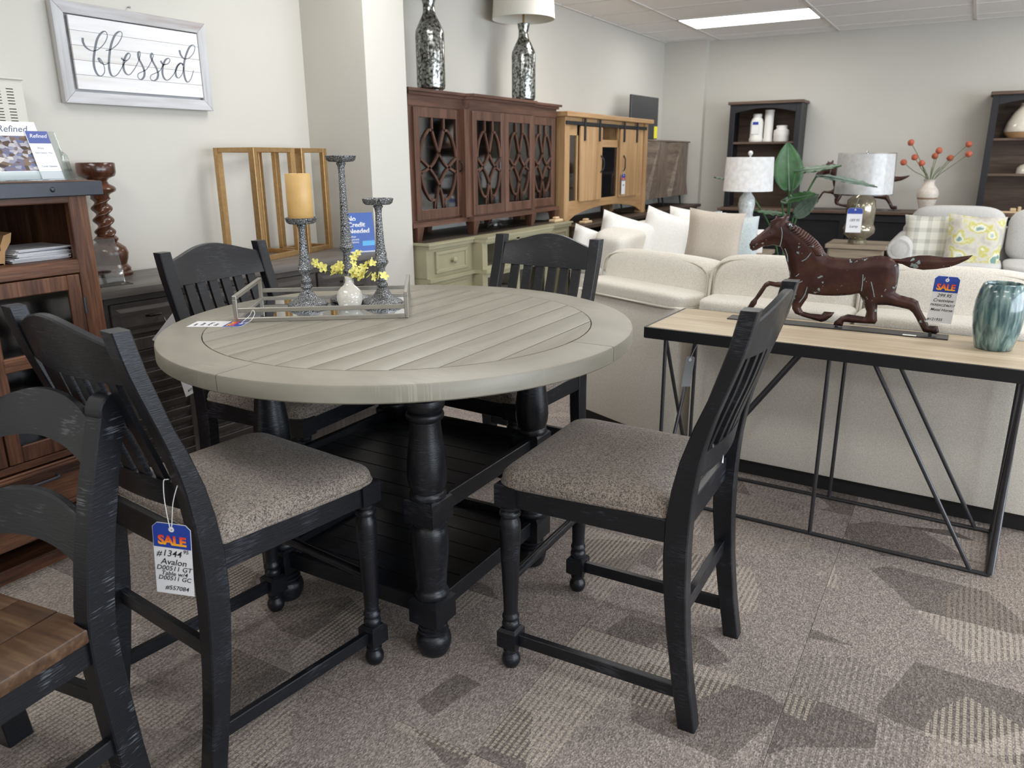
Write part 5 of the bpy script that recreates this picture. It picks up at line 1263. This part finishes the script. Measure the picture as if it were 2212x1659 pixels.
for k, (x, y) in enumerate(fpx):
    P = onY(1512 + x / 3.16, 150 + y / 3.16, 8.80 + (.06 if k % 2 else -.05)) - Vector((-.39, 8.80, CZ))
    cv = bez([(0, 0, .18), (P.x * .15, P.y * .2, .32), (P.x * .6, P.y * .6, P.z * .72 + .05), P], 6); MB().tube(cv, .0035, 6).build('stem', GRN, fo)
    if ball is None:
        mb = MB().lathe([(0, -.03), (.018, -.026), (.029, -.008), (.030, .008), (.022, .024), (0, .03)], seg=14, cap=False)
        for v in mb.bm.verts: v.co += Vector(noise.noise_vector(v.co * 60)) * .005
        bo = mb.build('flower_head', ORG, fo, smooth=60); ball = bo.data
    else: bo = bpy.data.objects.new('flower_head', ball); COL.objects.link(bo); bo.parent = fo
    bo.location = P; bo.rotation_euler = (k, k * 2, 0)
for k in range(8):
    a = k * .8; e = Vector((math.cos(a) * .16, math.sin(a) * .10, .40 + .05 * (k % 3)))
    MB().tube(bez([(0, 0, .2), (e.x * .2, e.y * .2, .34), (e.x * .6, e.y * .6, .42), e], 5), [.003] * 5 + [.006] * 6 + [.001] * 5, 6, flat=.3).build('leaf', GRN, fo)
# second horse on the console
h2 = dup(hs, (-1.06, 8.83, CZ), 0, 'second brown metal horse statue behind the plant on the media console'); h2.scale = (1.15, 1.15, 1.15)

# ================================================================== CREAM SECTIONAL
CREAM = fabric('cream_linen', (196, 190, 178), (226, 221, 210), 420, bmp=.25); CREAMP = plain('cream_piping', (206, 200, 188), .9)
WHITEF = fabric('white_linen', (216, 214, 208), (238, 237, 233), 420, bmp=.2); FEET = plain('black_feet', (24, 22, 22), .6)
def loop(hx, hy, z, e=6, n=40, c=(0, 0)):
    out = []
    for i in range(n):
        a = 2 * PI * i / n; ca, sa = math.cos(a), math.sin(a); r = (abs(ca) ** e + abs(sa) ** e) ** (-1 / e)
        out.append((c[0] + hx * r * ca, c[1] + hy * r * sa, z))
    return out
def sofa_unit(label, loc, rz, length, cush, depth=.95, seat=True, armR=False, mat=CREAM, top=.78, ctop=.985):
    """back plane on local y=0, seat towards +y, length along +x"""
    o = thing('sofa_section', label, 'sofa', loc, rz)
    MB().box(.03, length - .03, .03, depth - .03, 0, .085).build('plinth', FEET, o, smooth=0)
    MB().box(0, length, 0, .20, .07, top - .055, .012, 2).build('back_panel', mat, o)
    for a, b_ in cush:
        rl_ = MB().rbox(((a + b_) / 2, .115, top - .035), ((b_ - a) / 2 - .003, .125, .042), 5, 12).build('back_roll', mat, o, smooth=60)
        MB().tube([(x, y, top - .062) for x, y, _ in [(q[0], q[1], 0) for q in loop((b_ - a) / 2 - .004, .126, 0, 6, 40, ((a + b_) / 2, .115))]], .0055, 6, closed=True).build('piping', CREAMP, rl_, smooth=60)
        def puff(q, p): return Vector((q.x, q.y * (1 + .12 * (1 - p[0] ** 2)), q.z + .022 * (1 - p[0] ** 2) * (1 if q.z > 0 else 0) * .5))
        cz = (ctop + .56) / 2; hz = (ctop - .56) / 2
        R = rotm(-.16)
        cu = MB().rbox(((a + b_) / 2, .275, cz), ((b_ - a) / 2 - .004, .125, hz), 6, 14, puff, R).build('back_cushion', mat, o, smooth=60)
        pts = []
        for i in range(48):
            t_ = 2 * PI * i / 48; ca, sa = math.cos(t_), math.sin(t_); r = (abs(ca) ** 5 + abs(sa) ** 5) ** (-1 / 5)
            q = Vector(((b_ - a) / 2 * .985 * r * ca, -.108, (hz - .018) * r * sa)); q.y *= (1 + .12 * (1 - min(1, abs(ca * r)) ** 2)); q = R @ q
            pts.append(Vector(((a + b_) / 2, .275, cz)) + q)
        MB().tube(pts, .006, 6, closed=True).build('piping', CREAMP, cu, smooth=60)
        if seat:
            MB().rbox(((a + b_) / 2, .2 + (depth - .2) / 2 + .03, .49), ((b_ - a) / 2 - .003, (depth - .2) / 2, .075), 6, 10).build('seat_cushion', mat, o, smooth=60)
    if seat: MB().box(0, length, .18, depth, .07, .42, .012, 2).build('seat_base', mat, o)
    if armR:
        MB().tube([(.62, -.001, .60), (length - .05, -.001, .60), (length - .03, -.001, .57), (length - .03, -.001, .10)], .004, 6).build('back_seam', CREAMP, o)
        MB().rbox((length + .10, depth / 2, .36), (.11, depth / 2, .30), 6, 10).build('arm', mat, o, smooth=60)
    return o
sofa_unit('cream sofa section with welted back cushions behind the console table', (-1.0, 3.312, 0), -0.045, 1.94, [(0, .645), (.647, 1.292), (1.294, 1.94)], armR=True, ctop=.945)
sofa_unit('angled cream corner sofa section beside the round table chairs', (-1.745, 3.655, 0), -0.437, .745, [(0, .745)], depth=.32, seat=False, ctop=.912)
wg = sofa_unit('cream sofa section running along the wall consoles, heaped with pillows', (-2.50, 5.12, 0), 1.60, 1.25, [(0, .622), (.625, 1.25)], depth=1.15, top=.72, ctop=.86); wg.scale = (1, -1, 1)
def pillow(label, px, Y, w, h, t_, mat, yaw=.45, tiltx=-.25, roll=0.0, cat='pillow', group=None):
    P = onY(px[0], px[1], Y); o = thing('throw_pillow', label, cat, P, 0, group)
    MB().pillow((0, 0, 0), w, h, t_, rotm(tiltx, roll, yaw)).build('cushion', mat, o, smooth=70); return o
BEIGE = fabric('beige_linen', (168, 156, 142), (196, 185, 171), 420, bmp=.25)
pillow('plump white throw pillow at the near end of the cream wall section', (1285, 548), 5.22, .40, .36, .16, WHITEF, .45, -.45, .30)
pillow('large white throw pillow between two other white ones on the cream section', (1352, 528), 5.55, .46, .44, .17, WHITEF, .5, -.40, .28)
pillow('white throw pillow standing next to the beige pillow', (1438, 522), 5.75, .42, .46, .17, WHITEF, .4, -.35, .30)
pillow('white back pillow leaning behind the beige pillow', (1500, 506), 6.05, .44, .40, .16, WHITEF, .4, -.3, .12)
pillow('beige linen throw pillow on the cream sectional', (1542, 514), 5.35, .38, .38, .15, BEIGE, .35, -.25, .10)
BLUEP = fabric('pale_blue_weave', (160, 172, 174), (198, 206, 206), 300, bmp=.3)
pillow('pale blue woven throw pillow beside the beige pillow', (1592, 520), 5.75, .30, .36, .13, BLUEP, .35, -.2)
pillow('small pale teal pillow peeking out behind the white pillows', (1528, 478), 6.2, .22, .16, .09, fabric('pale_teal_print', (150, 168, 168), (222, 228, 226), 60, bmp=.1), .3, -.2)

# ================================================================== GREY SOFA
GREYF = fabric('light_grey_tweed', (176, 174, 170), (206, 204, 200), 380, bmp=.3)
gs = thing('grey_sofa', 'light grey rolled-arm sofa in front of the black media console', 'sofa', (-.56, 7.18, 0))
MB().box(.05, 1.9, .10, .95, .10, .42, .02, 2).build('base', GREYF, gs)
for x in (.12, 1.85):
    for y in (.14, .90): MB().lathe([(.02, 0), (.03, .10)], (x, y, 0), 12).build('foot', FEET, gs)
ar = MB().box(.02, .18, .04, .95, .10, .62, .02, 2).build('arm', GREYF, gs)
MB().lathe([(.0, 0), (.085, 0), (.095, .012), (.095, .88), (.08, .90), (0, .90)], (.085, .02, .63), 28, 'Y', cap=False).build('arm_roll', GREYF, ar, smooth=40)
MB().lathe([(.0, -.004), (.055, -.004), (.062, .0), (.062, .012)], (.085, .02, .63), 28, 'Y', cap=False).build('arm_face', GREYF, ar, smooth=40)
MB().box(.05, 1.9, .74, .95, .10, .78, .03, 2).build('back_frame', GREYF, gs)
ar2 = MB().box(1.66, 1.82, .04, .95, .10, .62, .02, 2).build('arm', GREYF, gs)
MB().lathe([(.0, 0), (.085, 0), (.095, .012), (.095, .88), (.08, .90), (0, .90)], (1.755, .02, .63), 28, 'Y', cap=False).build('arm_roll', GREYF, ar2, smooth=40)
for a, b_ in ((.10, .84), (.85, 1.60)):
    MB().rbox(((a + b_) / 2, .70, .725), ((b_ - a) / 2, .13, .235), 4, 12, None, rotm(-.12)).build('back_cushion', GREYF, gs, smooth=60)
    MB().rbox(((a + b_) / 2, .40, .475), ((b_ - a) / 2, .33, .07), 6, 10).build('seat_cushion', GREYF, gs, smooth=60)
def plaid():
    mt, t, b = nt('plaid_weave'); v = coords(t)
    sp_ = N(t, 'ShaderNodeSeparateXYZ'); L(t, v, sp_.inputs[0]); outs = []
    for ax in (0, 2):
        a = N(t, 'ShaderNodeMath', operation='MULTIPLY'); a.inputs[1].default_value = 11.0; L(t, sp_.outputs[ax], a.inputs[0])
        f = N(t, 'ShaderNodeMath', operation='FRACT'); L(t, a.outputs[0], f.inputs[0])
        g = N(t, 'ShaderNodeMath', operation='GREATER_THAN'); g.inputs[1].default_value = .62; L(t, f.outputs[0], g.inputs[0]); outs.append(g.outputs[0])
    ad = N(t, 'ShaderNodeMath', operation='ADD'); L(t, outs[0], ad.inputs[0]); L(t, outs[1], ad.inputs[1])
    hf = N(t, 'ShaderNodeMath', operation='MULTIPLY'); hf.inputs[1].default_value = .5; L(t, ad.outputs[0], hf.inputs[0])
    L(t, ramp(t, hf.outputs[0], [(0, srgb((222, 220, 208))), (.5, srgb((204, 202, 190))), (1, srgb((178, 178, 168)))]), b.inputs['Base Color']); b.inputs['Roughness'].default_value = .95; return mt
def floral():
    mt, t, b = nt('floral_print'); v = coords(t, (1, 1, 1))
    vo = N(t, 'ShaderNodeTexVoronoi', i_Scale=9.0); L(t, v, vo.inputs[0]); n = N(t, 'ShaderNodeTexNoise', i_Scale=12.0, i_Detail=3.0); L(t, v, n.inputs[0])
    mx = N(t, 'ShaderNodeMix', data_type='FLOAT'); mx.inputs[0].default_value = .55; L(t, vo.outputs['Distance'], mx.inputs[2]); L(t, n.outputs[0], mx.inputs[3])
    L(t, ramp(t, mx.outputs[0], [(.30, srgb((120, 150, 140))), (.37, srgb((226, 226, 214))), (.44, srgb((196, 188, 92))), (.50, srgb((206, 202, 190))), (.60, srgb((186, 180, 168)))]), b.inputs['Base Color']); b.inputs['Roughness'].default_value = .95; return mt
pillow('cream and grey plaid throw pillow on the light grey sofa', (2010, 515), 7.52, .42, .40, .15, plaid(), .25, -.25)
pillow('yellow and green floral throw pillow on the light grey sofa', (2103, 525), 7.42, .43, .46, .15, floral(), .2, -.25, .06)

# ================================================================== LAMPS, END TABLES, PLANT
ETW = wood('driftwood', (112, 98, 82), (140, 126, 108), (160, 147, 128), 'X', .9, .6, .2)
def end_table(label, x0, x1, y0, y1, z):
    o = thing('end_table', label, 'end table', ((x0 + x1) / 2, (y0 + y1) / 2, 0)); a, d = (x1 - x0) / 2, (y1 - y0) / 2
    MB().box(-a, a, -d, d, z - .035, z, .004).build('top', ETW, o)
    for k in range(2): MB().box(-a + .03, a - .03, -d + .015, -d + .035, z - .115 - k * .085, z - .040 - k * .085, .003).build('front_board', ETW, o)
    MB().box(-a + .03, a - .03, -d + .035, d - .03, z - .2, z - .035).build('drawer_box', ETW, o, smooth=0)
    for sx in (-1, 1):
        for sy in (-1, 1): MB().box(sx * (a - .045) - .025, sx * (a - .045) + .025, sy * (d - .045) - .025, sy * (d - .045) + .025, 0, z - .035, .003).build('leg', ETW, o)
    return o
end_table('driftwood end table with slatted front between the two sofas', -1.04, -.56, 7.10, 7.55, .66)
end_table('driftwood end table hidden behind the pale blue pillow', -1.86, -1.40, 6.42, 6.86, .62)
SHW = plain('white_streaked_shade', (222, 221, 220), .8, var=.10, vscale=30)
SHW.node_tree.nodes['Principled BSDF'].inputs['Subsurface Weight'].default_value = .2
GLW = plain('white_bubble_glass', (196, 200, 200), .15, var=.2, vscale=45, bumpy=.6, bscale=55)
P1 = onY(1616, 400, 6.64)
l1 = thing('table_lamp', 'white bubble-glass lamp with a white drum shade beside the plant', 'lamp', (P1.x, 6.64, .62))
MB().lathe([(.085, 0), (.10, .02), (.105, .10), (.10, .20), (.085, .26), (.055, .29), (.058, .32), (.068, .38), (.062, .43), (.035, .47), (.02, .50)], seg=32).build('glass_base', GLW, l1, smooth=50)
MB().lathe([(.196, .488), (.198, .488), (.188, .757), (.186, .757)], seg=48, cap=False).build('shade', SHW, l1, smooth=60)
MB().lathe([(.006, .49), (.006, .765), (.016, .775), (.020, .79), (.012, .805), (0, .808)], seg=14).build('finial', plain('white_finial', (228, 228, 226), .4), l1)
sp1 = MB()
for k in range(3): sp1.tube([(0, 0, .752), (.187 * math.cos(k * 2.09), .187 * math.sin(k * 2.09), .752)], .003, 6)
sp1.build('spider', CRM, l1)
P2 = onY(1866, 400, 7.25)
l2 = thing('table_lamp', 'mercury glass lamp with plastic-wrapped drum shade on the driftwood end table', 'lamp', (P2.x, 7.25, .66))
MB().lathe([(.075, 0), (.075, .03), (.06, .04), (.085, .055), (.125, .09), (.13, .13), (.11, .165), (.112, .17), (.118, .30), (.112, .36), (.085, .39), (.04, .41), (.025, .44)], seg=32).build('glass_base', plain('champagne_mercury', (150, 142, 124), .12, .6, var=.25, vscale=25), l2, smooth=50)
MB().lathe([(.225, .415), (.227, .415), (.215, .735), (.213, .735)], seg=48, cap=False).build('shade', SHW, l2, smooth=60)
wr_ = MB().lathe([(.232, .405), (.224, .745)], seg=48, cap=False)
for v in wr_.bm.verts: v.co *= 1 + .012 * noise.noise(v.co * 35)
wr_.build('plastic_wrap', WRAP, l2, smooth=30)
MB().lathe([(.005, .43), (.005, .745), (.010, .75), (0, .76)], seg=10).build('stem', CRM, l2)
sale_tag('blue and white price card hanging on the plastic-wrapped lamp', onY(1848, 452, 7.06), (0, 0, .3), [('189.95', -.09, .03, 0, 'CENTER'), ('Lamp', -.14, .03, 0, 'CENTER')], w=.12, h=.19, string=[(0, 0, -.004), (.01, .02, .05), (.03, .06, .09)], sale=False, band=.25)
pf = thing('picture_frame', 'small white picture frame with gold mat on an end table', 'picture frame', onY(1628, 516, 6.50), .35); pf.location.z = .62
MB().prism([(-.075, 0), (.075, 0), (.075, .19), (-.075, .19)], -.008, .008, 'XZ', bev=.004).build('frame', plain('white_lacquer', (226, 222, 216), .4), pf)
MB().box(-.038, .038, -.0095, -.0078, .04, .15).build('gold_mat', plain('gold_mat', (178, 142, 70), .4, .5), pf, smooth=0)
MB().bar((0, .008, .12), (0, .07, .002), .03, .004).build('strut', FEET, pf)
# banana-leaf plant in a pot behind the sofa
pl = thing('potted_plant', 'tall banana-leaf plant in a dark pot between the two lamps', 'plant', (-1.36, 7.05, 0))
MB().lathe([(.12, 0), (.14, .01), (.17, .30), (.175, .33), (.165, .335), (.155, .30), (0, .29)], seg=28, cap=False).build('pot', plain('dark_pot', (48, 46, 44), .5), pl, smooth=40)
LEAF = plain('banana_leaf', (64, 104, 62), .45, var=.25, vscale=12); LEAF2 = plain('grey_green_leaf', (120, 142, 128), .5, var=.15, vscale=12)
def leaf(a, b_, w, nrm, mat, droop=0.0, name='leaf'):
    a = Vector(a); b_ = Vector(b_); d = b_ - a; ln_ = d.length; d.normalize(); nrm = Vector(nrm).normalized(); s_ = d.cross(nrm).normalized(); n2 = s_.cross(d)
    mb = MB(); rows = []; n = 14
    for i in range(n + 1):
        t_ = i / n; ww = w / 2 * (math.sin(PI * min(1, t_ * .97 + .03) ** .8) ** .75); c = a + d * (ln_ * t_) - Vector((0, 0, droop * t_ * t_)); r_ = []
        for k in range(-3, 4): r_.append(mb.bm.verts.new(c + s_ * (ww * k / 3) + n2 * (-.22 * ww * (1 - (k / 3) ** 2) + .006 * math.sin(i * 2.3 + k))))
        rows.append(r_)
    mb.bridge(rows, False, False, closed=False)
    o = mb.build(name, mat, pl, smooth=60); md = o.modifiers.new('t', 'SOLIDIFY'); md.thickness = .002
    MB().tube([a + d * (ln_ * i / 8) - Vector((0, 0, droop * (i / 8) ** 2)) - n2 * .002 for i in range(9)], [.006 - .0006 * i for i in range(9)], 6).build('midrib', LEAF2, o)
    return o
def lp(x, y, Y): return onY(1512 + x / 3.16, 150 + y / 3.16, Y) - Vector((-1.36, 7.05, 0))
leaf(lp(610, 830, 7.0), lp(600, 495, 7.05), .25, (.45, -.9, .1), LEAF)
leaf(lp(650, 690, 7.0), lp(965, 665, 6.75), .14, (0, -.45, .9), LEAF, -.01)
leaf(lp(800, 720, 6.95), lp(1215, 775, 6.6), .10, (0, -.3, .95), LEAF2, .03)
leaf(lp(560, 890, 7.0), lp(790, 850, 6.8), .16, (0, -.6, .8), LEAF)
leaf(lp(640, 1000, 7.0), lp(815, 850, 6.9), .16, (.2, -.8, .5), LEAF2)
leaf(lp(600, 990, 7.05), lp(370, 965, 7.0), .10, (0, -.3, .9), LEAF)
leaf(lp(260, 760, 7.3), lp(95, 735, 7.3), .05, (0, -.2, 1), LEAF)
for q, Y in (((610, 830), 7.0), ((650, 690), 7.0), ((800, 720), 6.95), ((560, 890), 7.0), ((640, 1000), 7.0), ((600, 990), 7.05), ((260, 760), 7.3)):
    e = lp(q[0], q[1], Y); MB().tube(bez([(0, 0, .28), (e.x * .2, e.y * .2, e.z * .5 + .1), (e.x * .6, e.y * .6, e.z * .8 + .05), e], 5), .008, 7).build('stalk', LEAF, pl)
